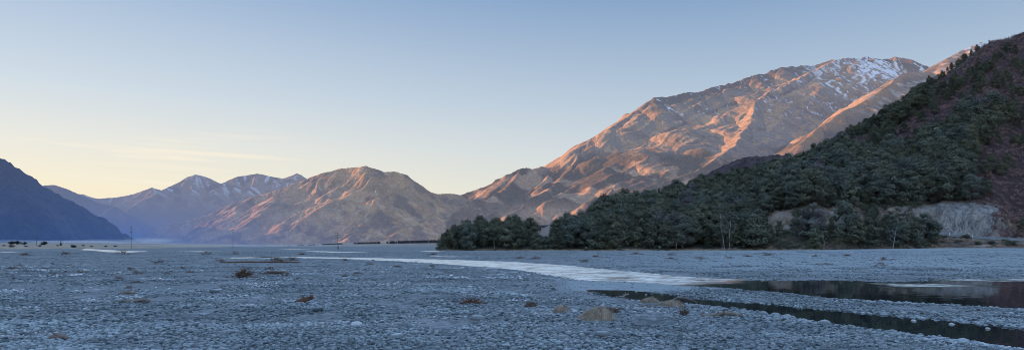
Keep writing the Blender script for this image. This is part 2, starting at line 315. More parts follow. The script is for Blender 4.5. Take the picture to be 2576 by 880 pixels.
# ------------------------------------------------------------------ riverbed
def y2D(py):
    q = (np.asarray(py, dtype=np.float64) - HY)
    return np.where(q >= 22.3, EYE * F / np.maximum(q, 1e-3), 2.515 / np.maximum(q / F - 0.0045, 1e-5))
def base_z(D): return -0.0045 * np.maximum(np.asarray(D, dtype=np.float64) - 330.0, 0.0)
def chan(pts):
    a = np.array(pts, dtype=np.float64); D = (y2D(a[:, 1])); D = D * (1 + 0.02)    # water lies a little below the gravel
    return np.stack([(a[:, 0] - CX) / F * D, D], 1)
CH = {
 'river': chan([(640, 646.0), (760, 645.6), (900, 647.5), (1050, 651), (1200, 655), (1300, 659), (1400, 666), (1500, 674), (1600, 683), (1700, 693), (1800, 701), (1950, 705), (2060, 705), (2150, 706), (2212, 710), (2300, 708), (2392, 702), (2576, 701), (2900, 699),
                (3100, 830), (2900, 802), (2576, 778), (2459, 770), (2228, 759), (2097, 752), (1932, 733), (1800, 722), (1683, 713.5), (1600, 709), (1499, 705), (1430, 697), (1370, 687), (1288, 676), (1150, 665), (1000, 656), (850, 650.5), (740, 648)]),
 'side_channel': chan([(1500, 729), (1571, 731), (1693, 742), (1782, 752), (1932, 763), (2064, 778), (2212, 791), (2360, 804), (2576, 826), (2900, 862), (3000, 930), (2700, 892), (2576, 877), (2525, 870), (2393, 852), (2294, 842), (2212, 829), (2130, 818), (2031, 804), (1913, 786), (1831, 775), (1749, 765), (1640, 757), (1560, 748), (1500, 738)]),
 'stream_left': chan([(208, 624.8), (236, 625.8), (262, 627.6), (300, 629.8), (335, 630.4), (366, 631.3), (348, 633.0), (318, 634.6), (288, 634.2), (262, 632.0), (246, 631.0), (226, 627.6)]),
 'stream_middle': chan([(446, 632.2), (478, 631.4), (515, 631.5), (558, 632.1), (530, 632.8), (490, 633.2)]),
 'stream_brush': chan([(566, 648.4), (610, 647.2), (660, 646.4), (706, 647.0), (668, 648.6), (630, 648.4), (600, 649.4)]),
 'stream_plain': chan([(700, 626.8), (728, 626.0), (774, 626.9), (738, 627.6)]),
 'stream_long': chan([(762, 631.0), (800, 631.2), (850, 632.5), (896, 633.6), (936, 635.2), (890, 635.2), (846, 634.8), (806, 633.4)]),
 'stream_forest': chan([(1066, 631.6), (1086, 630.4), (1114, 630.3), (1112, 632.6), (1088, 632.8)]),
 'stream_thin': chan([(1050, 643.6), (1110, 643.6), (1160, 644.4), (1216, 645.4), (1150, 645.6), (1100, 644.8)]),
 'ice_left': chan([(-40, 633.0), (10, 632.4), (56, 633.4), (20, 634.4), (-40, 634.2)]),
}
def poly_sd(x, y, poly):      # signed distance, negative inside
    d2 = np.full(x.shape, 1e18); ins = np.zeros(x.shape, bool); n = len(poly)
    for i in range(n):
        ax, ay = poly[i]; bx, by = poly[(i + 1) % n]; ex, ey = bx - ax, by - ay
        tt = np.clip(((x - ax) * ex + (y - ay) * ey) / (ex * ex + ey * ey + 1e-12), 0, 1)
        d2 = np.minimum(d2, (x - ax - tt * ex) ** 2 + (y - ay - tt * ey) ** 2)
        cond = (ay > y) != (by > y)
        with np.errstate(divide='ignore', invalid='ignore'): xi = ex * (y - ay) / (ey if abs(ey) > 1e-9 else 1e-9) + ax
        ins ^= cond & (x < xi)
    return np.where(ins, -1, 1) * np.sqrt(d2)
WZ = -0.09
def wet_sd(x, y):
    wx = x + 0.010 * y * fbm(x / (2 + 0.03 * y), y / (2 + 0.05 * y), 91, 3); wy = y + 0.012 * y * fbm(x / (2 + 0.03 * y), y / (2 + 0.05 * y), 92, 3)
    s = np.full(x.shape, 1e9)
    for p in CH.values(): s = np.minimum(s, poly_sd(wx, wy, p))
    return s
def terrace(x, y):
    u = U(x, y); e = np.interp(u, [-3000, 0, 200, 400, 560, 640], [360, 385, 430, 560, 900, 1500])
    wl = np.clip((y - e) / (1.1 * e), 0, 1) ** 0.8 * (1 - sst(560, 680, u))
    hl = np.interp(u, [-3000, 0, 250, 420, 560, 700], [3.2, 2.75, 2.3, -0.2, -3.0, -6.0]) + 0.25 * fbm(x / 40, y / 40, 5, 3)
    wr = sst(1180, 1330, y) * sst(640, 860, u)
    hr = np.interp(u, [700, 850, 1000, 1110, 1300], [-3.2, -0.8, 0.9, 1.9, 3.0])
    return wl, hl, wr, hr
def ground_z(x, y, sd=None):
    x = np.asarray(x, dtype=np.float64); y = np.asarray(y, dtype=np.float64)
    z = base_z(y); wl, hl, wr, hr = terrace(x, y)
    z = z + (hl - z) * wl; z = z + (hr - z) * wr
    z = z + 1.35 * np.exp(-((x - 215) / 75) ** 2 - ((y - 345) / 60) ** 2)
    amp = 0.12 * (1 - wl) * (1 - wr)
    z = z + amp * fbm(x / 9, y / 9, 1, 4) * sst(3, 9, y) + 0.35 * amp * fbm(x / 1.3, y / 1.3, 2, 2) * (y < 200)
    if sd is None: sd = wet_sd(x, y)
    bw = np.maximum(2.0, 0.014 * y); lvl = base_z(y) + WZ
    out = sst(0, 1, sd / bw); zin = lvl - 0.04 - 0.45 * sst(0, 1, -sd / bw)
    return np.where(sd > 0, lvl - 0.04 + (z - lvl + 0.04) * out, zin)
rows_y = [905.0]; step = 3.2
while rows_y[-1] > 609.0:
    q = rows_y[-1] - HY; rows_y.append(rows_y[-1] - max(0.12, min(3.2, 0.012 * q + 0.10)))
Ds = EYE * F / (np.array(rows_y) - HY); Ds = np.concatenate([[2.0, 8.0, 16.0], Ds[Ds < 7000], [9000, 13000, 20000, 40000]])
us = np.concatenate([np.linspace(-2600, -500, 60), np.arange(-470, 3100, 5.0), np.linspace(3130, 5200, 50)])
XX = (us[None, :] - CX) / F * Ds[:, None]; YY = np.broadcast_to(Ds[:, None], XX.shape).copy()
sd = wet_sd(XX, YY); ZZ = ground_z(XX, YY, sd); wl, hl, wr, hr = terrace(XX, YY)
UU = U(XX, YY)
grass = np.clip(np.maximum(sst(0.02, 0.16, wl), wr * 0.8), 0, 1) * sst(-0.55, -0.1, fbm(XX / 25, YY / 40, 8, 4) + wl * 0.5)
grass = np.maximum(grass, 0.75 * sst(900, 1500, YY)); grass = np.maximum(grass, 0.85 * sst(327, 331, YY + 1.5 * fbm(XX / 4, YY / 4, 33, 3)) * sst(1085, 1110, UU))
wet = 1 - sst(0.0, 1.0, (sd + 0.2) / np.maximum(0.5, 0.004 * YY)); wet = np.where(YY > 260, wet * 0.5, wet)
frost = sst(30, 60, YY) * (1 - sst(1250, 1500, UU) * (1 - sst(1.0, 1.2, YY / 250))) * (1 - grass) * (0.45 + 0.55 * np.exp(-((YY - 90) / 25.0) ** 2)); frost = np.maximum(frost, 0.9 * np.exp(-((YY - 41) / 8.0) ** 2) * (UU > 600))
frost = np.maximum(frost, 0.8 * sst(2050, 2250, UU) * sst(200, 280, YY))
pale = sst(1180, 1900, UU) * sst(78, 110, YY) * (0.75 + 0.25 * fbm(XX / 14, YY / 30, 201, 3)); pale = np.maximum(pale, 0.85 * sst(1370, 1460, UU) * (1 - sst(1760, 1900, UU)) * sst(57, 61, YY) * (1 - sst(76, 82, YY)))
pale = np.clip(pale * (1 - grass), 0, 1)
V = np.stack([XX, YY, ZZ], -1).reshape(-1, 3)
ob = link("riverbed", mesh_np("riverbed", V, grid_faces(len(Ds), len(us)), M_gravel, {'grass': grass.ravel(), 'wet': wet.ravel(), 'frost': frost.ravel(), 'pale': pale.ravel()}))
tag(ob, kind='structure', label='wide blue-grey gravel riverbed and valley floor')
def gz(x, y): return float(ground_z(np.array([x]), np.array([y]))[0])
for nm, poly in CH.items():
    c = poly.mean(0); big = nm in ('river', 'side_channel'); n = len(poly); pts = []
    for i in range(n):           # grow the outline a little so the water runs under its banks
        a, b, d_ = poly[i - 1], poly[i], poly[(i + 1) % n]; e = d_ - a; e = e / (np.linalg.norm(e) + 1e-9); nr = np.array([e[1], -e[0]]); pts.append(b)
    area = 0.5 * sum(poly[i][0] * poly[(i + 1) % n][1] - poly[(i + 1) % n][0] * poly[i][1] for i in range(n)); sg = 1 if area > 0 else -1
    pts2 = []
    for i in range(n):
        a, b, d_ = poly[i - 1], poly[i], poly[(i + 1) % n]; e = d_ - a; e = e / (np.linalg.norm(e) + 1e-9); nr = np.array([e[1], -e[0]]) * sg
        g = max(1.0, 0.016 * b[1]); pts2.append((b[0] + nr[0] * g, b[1] + nr[1] * g))
    me = bpy.data.meshes.new("water"); me.from_pydata([(a, b, float(base_z(b)) + WZ) for a, b in pts2], [], [list(range(n))]); me.update()
    if me.polygons[0].normal.z < 0: me.flip_normals()
    me.materials.append(M_river if nm == 'river' else M_still if nm == 'side_channel' else M_riffle)
    o = link('river' if nm == 'river' else 'side_channel' if nm == 'side_channel' else 'stream', me); tag(o, kind='structure')

# ------------------------------------------------------------------ mountains
def ridge_field(X, Y, ridges, seed):
    best = np.full(X.shape, -1e6); S = np.zeros(X.shape); Dd = np.zeros(X.shape); off = 0.0
    nz = fbm(X / 420, Y / 420, seed, 4); wxx = X + 32 * fbm(X / 260, Y / 260, seed + 5, 3); wyy = Y + 32 * fbm(X / 260, Y / 260, seed + 9, 3)
    for rd in ridges:
        pts, slope = rd[0], rd[1]; slope_l = rd[2] if len(rd) > 2 else slope
        s0 = off
        for (a, b) in zip(pts[:-1], pts[1:]):
            ex, ey = b[0] - a[0], b[1] - a[1]; L2 = ex * ex + ey * ey + 1e-9; L = math.sqrt(L2)
            tt = ((wxx - a[0]) * ex + (wyy - a[1]) * ey) / L2; tc = np.clip(tt, 0, 1)
            d = np.hypot(wxx - a[0] - tc * ex, wyy - a[1] - tc * ey)
            sl = slope if slope == slope_l else slope + (slope_l - slope) * (0.5 + 0.5 * np.clip(1.3 * (ex * (wyy - a[1]) - ey * (wxx - a[0])) / (L * d + 30.0), -1, 1))
            z = a[2] + (b[2] - a[2]) * tc - (sl * d + np.maximum(0.72 - sl, 0) * np.maximum(d - 280.0, 0)) * (1 + 0.20 * nz)
            k = z > best; best = np.where(k, z, best); S = np.where(k, s0 + tc * L + 0.35 * (tt - tc) * L, S); Dd = np.where(k, d, Dd); s0 += L
        off += 5000.0
    return best, S, Dd
def normals(X, Y, Z):
    gy, gx = np.gradient(Z); dx = np.gradient(X, axis=1); dy = np.gradient(Y, axis=0)
    nx, ny = -gx / dx, -gy / dy; l = np.sqrt(nx * nx + ny * ny + 1); return nx / l, ny / l, 1 / l
def lerp3(a, b, f): return a + (np.asarray(b) - a) * f[..., None]
def mountain(name, label, x0, x1, y0, y1, dx, dy, ridges, seed, paint, mat, gully=(16, 60), rough=(14, 120), floor=-60, extra=None):
    xs = np.arange(x0, x1, dx); ys = np.arange(y0, y1, dy); X, Y = np.meshgrid(xs, ys)
    Z, S, Dd = ridge_field(X, Y, ridges, seed)
    g = ridged(S / gully[1], Dd / (gully[1] * 7), seed + 31, 3); fade = sst(10, 140, Dd)
    Z = Z + gully[0] * (g - 0.2) * fade + rough[0] * ridged(X / rough[1], Y / rough[1], seed + 41, 4) * (0.35 + 0.65 * fade) - rough[0] * 0.3
    Z = Z + 3.0 * fbm(X / 22, Y / 22, seed + 51, 3)
    if extra: Z = extra(X, Y, Z, S, Dd)
    Z = np.maximum(Z, floor)
    nx, ny, nz = normals(X, Y, Z)
    col = paint(X, Y, Z, S, Dd, nx, ny, nz, g)
    Fq = grid_faces(len(ys), len(xs)); keep = (Z.ravel()[Fq].max(1) > floor + 0.01); Fq = Fq[keep]
    used = np.unique(Fq); remap = np.zeros(X.size, np.int32); remap[used] = np.arange(len(used))
    V = np.stack([X, Y, Z], -1).reshape(-1, 3)[used]
    o = link(name, mesh_np(name, V, remap[Fq], mat, {'Col': col.reshape(-1, 3)[used]})); return tag(o, label, kind='structure')
def PL(*a): return [P(*q) for q in a]

def paint_center(X, Y, Z, S, Dd, nx, ny, nz, g):
    n = fbm(X / 90, Y / 90, 301, 5); n2 = fbm(X / 28, Y / 28, 302, 4)
    c = np.broadcast_to(np.array([0.44, 0.27, 0.145]), X.shape + (3,)).copy()
    c = lerp3(c, [0.22, 0.155, 0.11], sst(-0.1, 0.35, n)); c = lerp3(c, [0.47, 0.35, 0.23], sst(0.1, 0.5, n2 - 0.3 * n) * 0.8)
    c = c * (1 + 0.30 * fbm(S / 24 + 2 * n, Dd / 200, 308, 3) + 0.18 * fbm(X / 11, Y / 11, 309, 2))[..., None]
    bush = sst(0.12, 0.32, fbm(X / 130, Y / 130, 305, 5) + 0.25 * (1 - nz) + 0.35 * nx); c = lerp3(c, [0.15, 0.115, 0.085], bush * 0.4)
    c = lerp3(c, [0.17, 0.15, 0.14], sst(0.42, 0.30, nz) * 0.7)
    return c
main_c = PL((300, 622, 4300), (345, 602, 4400), (390, 572, 4500), (430, 561, 4550), (470, 556, 4600), (520, 541, 4650), (570, 517, 4700), (640, 492, 4800), (700, 477, 4850), (740, 462, 4900), (790, 442, 4950), (850, 425, 5000), (880, 421, 5000), (920, 418, 5000), (942, 424, 5000), (965, 432, 5050), (1000, 432, 5050), (1025, 440, 5050), (1045, 454, 5050), (1062, 476, 5050), (1100, 486, 5150), (1140, 487, 5200), (1165, 491, 5250))
cen = [(main_c, 0.85),
 (PL((900, 430, 4950), (892, 456, 4880), (838, 473, 4780), (805, 493, 4680), (761, 527, 4520), (711, 553, 4400), (660, 590, 4280)), 0.62),
 (PL((800, 452, 4900), (788, 483, 4760), (748, 506, 4640), (701, 530, 4520), (640, 560, 4400), (590, 592, 4300)), 0.62),
 (PL((730, 470, 4850), (714, 480, 4780), (688, 492, 4700), (640, 525, 4580), (570, 560, 4450), (510, 592, 4340)), 0.62),
 (PL((640, 495, 4780), (600, 515, 4650), (540, 550, 4520), (470, 585, 4400)), 0.62),
 (PL((1040, 455, 5030), (1030, 476, 4920), (999, 486, 4820), (973, 498, 4720), (950, 520, 4600)), 0.7),
 (PL((955, 440, 5000), (945, 490, 4720), (922, 512, 4600), (912, 540, 4480), (880, 575, 4330)), 0.7),
 (PL((1100, 488, 5100), (1070, 506, 4900), (1006, 527, 4680), (939, 550, 4480), (926, 570, 4380), (885, 592, 4250)), 0.60),
 (PL((1150, 492, 5200), (1110, 520, 4900), (1060, 540, 4700), (996, 556, 4500), (956, 574, 4380), (910, 604, 4220)), 0.60),
 (PL((1180, 500, 5250), (1130, 530, 4900), (1085, 550, 4600), (1040, 567, 4420), (1006, 582, 4300), (960, 610, 4160)), 0.6),
]
def ribs(X, Y, Z, S, Dd):
    wv = 60 * fbm(X / 300, Y / 300, 381, 3); a = X * 0.82 - Y * 0.56 + wv; b = X * 0.56 + Y * 0.82
    return Z + (14 * ridged(a / 190, b / 1400, 383, 2) + 9 * ridged(a / 95, b / 600, 382, 3)) * sst(0, 140, Dd) + 4 * ridged(a / 38, b / 170, 384, 2)
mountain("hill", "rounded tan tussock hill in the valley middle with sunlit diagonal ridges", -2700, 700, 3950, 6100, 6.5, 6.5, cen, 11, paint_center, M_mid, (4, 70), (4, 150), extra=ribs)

def paint_right(X, Y, Z, S, Dd, nx, ny, nz, g):
    u = U(X, Y); n = fbm(X / 150, Y / 150, 311, 5); n2 = fbm(X / 34, Y / 34, 312, 4)
    c = np.broadcast_to(np.array([0.38, 0.245, 0.15]), X.shape + (3,)).copy()
    c = lerp3(c, [0.29, 0.19, 0.125], sst(-0.15, 0.4, n)); c = lerp3(c, [0.45, 0.34, 0.24], sst(0.0, 0.45, n2 - 0.2) * 0.5)
    c = lerp3(c, [0.185, 0.16, 0.145], 0.85 * sst(-0.06, 0.16, nx + 0.06 * n) * sst(420, 700, Z))  # shade painted with grey-brown scree tone on flanks facing away from the sun
    st_ = fbm(S / 26 + 2 * n, Dd / 300, 318, 3); c = c * (1 + 0.38 * st_)[..., None]; c = c * (1 + 0.22 * fbm(X / 13, Y / 13, 320, 2))[..., None]
    line = 640 + 210 * fbm(X / 330, Y / 330, 315, 4); forest = sst(90, -60, Z - line) * sst(0.12, -0.12, fbm(X / 200, Y / 200, 316, 4) - 0.24) * sst(150, 300, Z)
    forest = np.maximum(forest, 0.8 * sst(0.05, 0.3, fbm(X / 160, Y / 160, 319, 4) + 0.35 * nx) * sst(500, 250, Z))
    spk = 0.75 + 0.5 * fbm(X / 11, Y / 11, 317, 2); fc = np.array([0.105, 0.085, 0.058]) * spk[..., None]
    c = lerp3(c, fc, forest * 0.88)
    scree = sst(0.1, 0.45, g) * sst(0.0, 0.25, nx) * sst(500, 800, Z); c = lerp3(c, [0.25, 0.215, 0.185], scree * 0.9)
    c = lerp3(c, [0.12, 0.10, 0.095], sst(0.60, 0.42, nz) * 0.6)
    c = lerp3(c, [0.10, 0.085, 0.078], 0.85 * (S < 9990) * sst(330, 60, Dd + 90 * n) * sst(1520, 1720, u))  # shade of the back ridge painted as darker rock along the skyline
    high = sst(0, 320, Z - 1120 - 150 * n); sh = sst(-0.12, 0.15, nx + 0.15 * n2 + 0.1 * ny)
    g2 = ridged(S / 58 + 0.6 * n, Dd / 900, 331, 2)
    sn = high * sh * sst(-0.12, 0.16, -0.75 * g2 + 0.45 * n2 + 0.5 * sst(1250, 1750, Z) - 0.04) * sst(2000, 2130, u + 50 * n)
    sn = np.maximum(sn, 0.7 * sst(0.50, 0.65, -g * 0.5 + n2 * 1.2) * sst(900, 1200, Z) * sh)
    c = lerp3(c, [0.84, 0.86, 0.90], np.clip(sn, 0, 1)); return c
sky_r = PL((1120, 500, 5300), (1165, 490, 5350), (1200, 477, 5400), (1240, 461, 5450), (1275, 441, 5500), (1310, 427, 5600), (1380, 420, 5700), (1420, 412, 5750), (1440, 387, 5800), (1480, 357, 5900), (1530, 324, 6100), (1600, 278, 6400), (1640, 249, 6600), (1690, 244, 6700), (1720, 235, 6800), (1760, 232, 6900), (1820, 214, 7100), (1860, 206, 7200), (1900, 191, 7300), (1960, 171, 7450), (2050, 166, 7700), (2090, 152, 7700), (2110, 147, 7650), (2140, 146, 7700), (2160, 150, 7800), (2180, 142, 7900), (2215, 152, 7900), (2250, 143, 7800), (2290, 151, 7700), (2330, 166, 7600), (2400, 190, 7600))
kk = 27
rig = [(sky_r[:kk], 0.60), (sky_r[kk-1:], 0.95),
 (PL((2110, 147, 7650), (2085, 160, 7400), (2046, 180, 7200), (1945, 228, 6750), (1900, 256, 6350), (1890, 312, 5900), (1845, 372, 5350), (1789, 410, 5050), (1694, 452, 4800), (1583, 483, 4600), (1492, 517, 4350), (1430, 560, 4200)), 0.36, 0.85),
 (PL((2046, 180, 7300), (1900, 235, 6850), (1800, 283, 6450), (1700, 325, 6050), (1600, 375, 5650), (1510, 430, 5250), (1410, 490, 4850), (1330, 545, 4500), (1280, 590, 4300)), 0.36),
 (PL((1920, 245, 6500), (1850, 310, 6100), (1760, 360, 5700), (1680, 402, 5350), (1600, 445, 5000), (1540, 485, 4750), (1480, 535, 4450)), 0.34),
 (PL((1640, 251, 6600), (1580, 315, 6250), (1500, 385, 5750), (1420, 445, 5300), (1340, 500, 4850), (1280, 545, 4550), (1220, 595, 4300)), 0.40),
 (PL((1480, 357, 5900), (1440, 420, 5500), (1374, 480, 4950), (1319, 512, 4700), (1270, 545, 4480), (1210, 590, 4300)), 0.60),
 (PL((1310, 427, 5600), (1276, 474, 5150), (1230, 495, 4950), (1172, 518, 4750), (1110, 560, 4500), (1060, 600, 4300)), 0.62),
 (PL((1420, 412, 5750), (1350, 470, 5200), (1290, 500, 4950), (1220, 545, 4600), (1150, 590, 4350)), 0.62),
 (PL((1600, 420, 5250), (1525, 490, 4680), (1479, 505, 4560), (1432, 545, 4400), (1390, 590, 4250)), 0.62),
 (PL((2250, 143, 7800), (2240, 200, 7400), (2225, 260, 7000), (2200, 320, 6600)), 0.95),
]
def foot(X, Y, Z, S, Dd):
    wv = 110 * fbm(X / 500, Y / 500, 386, 3); a = X * 0.64 - Y * 0.77 + wv; b = X * 0.77 + Y * 0.64
    Z = Z + (34 * ridged(a / 360, b / 3200, 387, 2) + 15 * ridged(a / 140, b / 1300, 388, 2) + 5 * ridged(a / 52, b / 420, 389, 3)) * sst(0, 220, Dd)
    Z = Z + (16 * ridged(X / 150, Y / 150, 385, 3) + 6 * fbm(X / 40, Y / 40, 390, 3)) * np.exp(-Dd / 110.0)
    return Z - 0.9 * np.maximum(0, 4500 - Y)
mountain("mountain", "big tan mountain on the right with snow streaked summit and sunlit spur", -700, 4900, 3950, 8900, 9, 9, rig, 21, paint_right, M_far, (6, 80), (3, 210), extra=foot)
def paint_front(X, Y, Z, S, Dd, nx, ny, nz, g):
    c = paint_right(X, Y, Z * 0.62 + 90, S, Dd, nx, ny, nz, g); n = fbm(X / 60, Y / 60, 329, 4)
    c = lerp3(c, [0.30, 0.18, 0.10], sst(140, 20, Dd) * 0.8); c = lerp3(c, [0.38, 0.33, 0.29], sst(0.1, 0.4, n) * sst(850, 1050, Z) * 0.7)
    sn = sst(1650, 1850, Z + 120 * n) * sst(-0.2, 0.15, nx + 0.8 * n); c = lerp3(c, [0.76, 0.79, 0.85], sn); return c
fro = [(PL((2491, 112, 7000), (2466, 106, 6900), (2450, 113, 6800), (2433, 121, 6700), (2378, 146, 6500), (2320, 182, 6350), (2290, 183, 6200), (2265, 186, 6000), (2247, 201, 5850), (2173, 252, 5450), (2126, 278, 5250), (2078, 311, 5050), (2012, 358, 4800), (1965, 394, 4650), (1900, 440, 4450), (1840, 500, 4250)), 0.66),
       (PL((2491, 112, 7000), (2560, 100, 7000), (2700, 120, 7000)), 0.7),
       (PL((2265, 186, 6000), (2260, 260, 5500), (2230, 330, 5100)), 0.8)]
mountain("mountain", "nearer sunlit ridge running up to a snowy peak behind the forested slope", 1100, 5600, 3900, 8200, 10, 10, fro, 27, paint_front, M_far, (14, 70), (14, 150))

def paint_snow(X, Y, Z, S, Dd, nx, ny, nz, g):
    n = fbm(X / 120, Y / 120, 341, 5); n2 = fbm(X / 45, Y / 45, 342, 3)
    c = np.broadcast_to(np.array([0.27, 0.21, 0.17]), X.shape + (3,)).copy(); c = lerp3(c, [0.11, 0.09, 0.08], sst(-0.1, 0.3, n)); c = lerp3(c, [0.06, 0.06, 0.05], sst(470, 330, Z + 120 * n))
    g2 = ridged(S / 42 + 0.5 * n, Dd / 900, 347, 2)
    sn = sst(520, 800, Z + 200 * n) * sst(0.05, 0.35, -g2 * 0.75 + n2 * 0.3 - 0.12 + 0.55 * nx + 0.25 * sst(850, 1100, Z)); c = lerp3(c, [0.68, 0.72, 0.80], sn * 0.95); return c
far = [(PL((300, 545, 9000), (340, 516, 9300), (400, 481, 9800), (440, 463, 10100), (490, 438, 10400), (520, 445, 10500), (555, 461, 10700), (575, 453, 10800), (600, 443, 10900), (650, 435, 11000), (680, 442, 11000), (710, 448, 11100), (745, 434, 11200), (762, 446, 11200), (810, 475, 11300), (900, 520, 11500)), 0.62),
       (PL((490, 438, 10400), (480, 480, 9900), (450, 530, 9300), (420, 580, 8800)), 0.75), (PL((520, 445, 10500), (545, 500, 9900), (560, 560, 9300)), 0.75), (PL((650, 435, 11000), (625, 480, 10400), (610, 540, 9700)), 0.75), (PL((600, 443, 10900), (585, 490, 10300), (580, 540, 9800)), 0.75), (PL((745, 434, 11200), (715, 490, 10500)), 0.75)]
mountain("mountain", "far peaks streaked with snow left of the middle hill", -7200, -1700, 8300, 12500, 15, 15, far, 35, paint_snow, M_far, (26, 95), (20, 260))
far2 = [(PL((150, 500, 13000), (190, 487, 13000), (205, 487, 13000), (225, 494, 13200), (245, 499, 13300), (290, 496, 13400), (340, 486, 13500), (385, 471, 13500), (405, 477, 13500), (450, 500, 13600), (520, 540, 13800)), 0.6), (PL((385, 471, 13500), (360, 510, 12800)), 0.7), (PL((340, 486, 13500), (310, 520, 12900)), 0.7)]
mountain("mountain", "most distant pale snowy range above the valley at far left", -9300, -4800, 11800, 14800, 20, 20, far2, 45, paint_snow, M_far, (26, 110), (22, 300))
def paint_dark(X, Y, Z, S, Dd, nx, ny, nz, g):
    n = fbm(X / 90, Y / 90, 351, 4); c = np.broadcast_to(np.array([0.085, 0.07, 0.06]), X.shape + (3,)).copy(); return lerp3(c, [0.05, 0.05, 0.042], sst(-0.2, 0.3, n))
far3 = [(PL((60, 470, 7600), (110, 465, 7600), (135, 464, 7600), (165, 473, 7500), (200, 489, 7400), (240, 507, 7300), (265, 515, 7300), (290, 518, 7200), (330, 545, 7000), (380, 600, 6700)), 0.6), (PL((-300, 400, 7900), (60, 470, 7600)), 0.6)]
mountain("hill", "hazy blue spur behind the dark left hill", -8200, -3000, 6300, 9000, 14, 14, far3, 55, paint_dark, M_far, (12, 90), (12, 240))

def paint_left(X, Y, Z, S, Dd, nx, ny, nz, g):
    n = fbm(X / 120, Y / 120, 361, 5); n2 = fbm(X / 9, Y / 9, 362, 2)
    c = np.broadcast_to(np.array([0.052, 0.046, 0.038]), X.shape + (3,)).copy(); c = lerp3(c, [0.095, 0.078, 0.062], sst(0.05, 0.45, n)); return c * (0.75 + 0.6 * n2)[..., None]
def canopy(X, Y, Z, S, Dd):       # rounded tree-top texture of an unbroken beech canopy
    return Z + 9.0 * np.abs(vn(X / 15.0, Y / 15.0, 371)) + 6 * np.abs(vn(X / 7.5 + 9, Y / 7.5, 372)) + 12 * ridged(X / 190, Y / 190, 373, 2) - 17 * sst(20, 170, Z)
lef = [(PL((385, 630, 2350), (352, 611, 2300), (320, 592, 2250), (300, 580, 2230), (250, 550, 2200), (200, 522, 2180), (150, 494, 2150), (100, 461, 2120), (60, 435, 2100), (20, 413, 2080), (0, 404, 2060), (-60, 372, 2040), (-200, 290, 2000), (-420, 160, 1900)) + [(-2150, 1500, 640), (-2500, 900, 800), (-2700, 200, 900), (-2700, -900, 950), (-2700, -2200, 900)], 0.85),
       (PL((0, 404, 2060), (60, 520, 1750), (40, 590, 1600)), 0.85), (PL((150, 494, 2150), (170, 560, 1950), (150, 600, 1800)), 0.85),
       ([P(-200, 290, 2000), (-2600, 2600, 600), (-3000, 3300, 520), (-3300, 4000, 430), (-3650, 4600, 360), (-3950, 5200, 280)], 0.85)]
mountain("hill", "dark blue-green beech covered hill sloping down from the left edge", -3900, -820, 300, 5300, 6.5, 6.5, lef, 65, paint_left, M_left, (9, 90), (8, 160), extra=canopy)
mountain("hill", "high forested range continuing beyond the left edge", -4300, -1500, -3200, 340, 30, 30, lef[:1], 65, paint_left, M_left, (9, 90), (8, 160))

# ------------------------------------------------------------------ near forested hillside on the right
SU = [1060, 1100, 1130, 1190, 1260, 1310, 1345, 1365, 1390, 1420, 1440, 1490, 1510, 1560, 1640, 1700, 1760, 1850, 1960, 2020, 2100, 2160, 2230, 2300, 2340, 2400, 2450, 2490, 2540, 2576, 2800, 3200]
SY = [640, 606, 578, 549, 541, 543, 556, 567, 552, 541, 543, 520, 500, 484, 479, 461, 441, 425, 402, 388, 345, 312, 272, 217, 186, 158, 122, 100, 92, 78, -10, -160]
RU = [1060, 1105, 1300, 1500, 1700, 1800, 2000, 2150, 2300, 2450, 2576, 3200]
RD = [336, 350, 385, 425, 470, 500, 545, 580, 625, 670, 705, 840]
def toe(u): return 333 + 2.5 * np.sin(u / 37.0) + 3 * np.sin(u / 91.0 + 1) - 8 * sst(1150, 1085, u)
def hill_z(x, y, detail=True):
    x = np.asarray(x, dtype=np.float64); y = np.asarray(y, dtype=np.float64); u = U(x, y)
    T = toe(u); Rr = np.interp(u, RU, RD); d = y - T
    treeh = np.interp(u, [1100, 1150, 1345, 1350, 1385, 1395, 1500, 2050, 2150, 2350, 2420, 2576], [5, 12, 11, 0.5, 0.5, 11, 13, 12, 5, 8, 3, 1])
    zr = np.maximum((HY - np.interp(u, SU, SY)) / F * Rr + EYE - treeh, 1.0)
    wd = np.clip(d / (Rr - T), 0, 1.0); z0 = 0.4
    smooth = z0 + (zr - z0) * (wd ** 0.92)
    b = sst(1880, 1960, u)
    zb = np.interp(u, [1900, 2365, 2480, 2576, 2800, 3200], [9.4, 8.3, 6.4, 5.5, 4.4, 4.0])
    zt = np.interp(u, [1900, 2000, 2150, 2290, 2370, 2450, 2520, 2576, 3200], [18.5, 19.5, 21, 21, 19.2, 18.2, 15, 13, 12]) + 1.2 * fbm(x / 6, y / 40, 77, 3)
    cl = sst(2345, 2375, u) * (1 - sst(2500, 2550, u)); run = 9 - 7 * cl
    zz = np.where(d < 14, z0 + (zb - 1.0 - z0) * sst(-0.15, 1.0, d / 13) , zb - 1.0 + 1.0 * np.clip((d - 14) / 7, 0, 1))
    zz = np.where(d > 23, zb + (zt - zb) * np.clip((d - 23) / run, 0, 1), zz)
    top = d - 23 - run; zz = np.where(top > 0, zt + (zr - zt) * np.clip(top / (Rr - T - 23 - run), 0, 1) ** 0.95, zz)
    z = smooth * (1 - b) + zz * b
    z = np.where(y > Rr, zr - 0.30 * (y - Rr), z)
    z = np.where(d < 0, z0 + d * 0.6, z)
    z = z - 8 * sst(1112, 1075, u)
    if detail:
        on_road = b * ((d > 12) & (d < 22.5)); k = np.clip(d / 5, 0, 1) * (1 - on_road); z = z + k * (0.5 * fbm(x / 5, y / 5, 78, 4) + 0.9 * fbm(x / 19, y / 19, 79, 3)); cut = b * ((d > 22.5) & (d < 24 + run)); z = z + cut * 1.1 * fbm(x / 2.6, z / 3.0, 80, 4)
    return z
hu = np.arange(1064, 3060, 4.0)
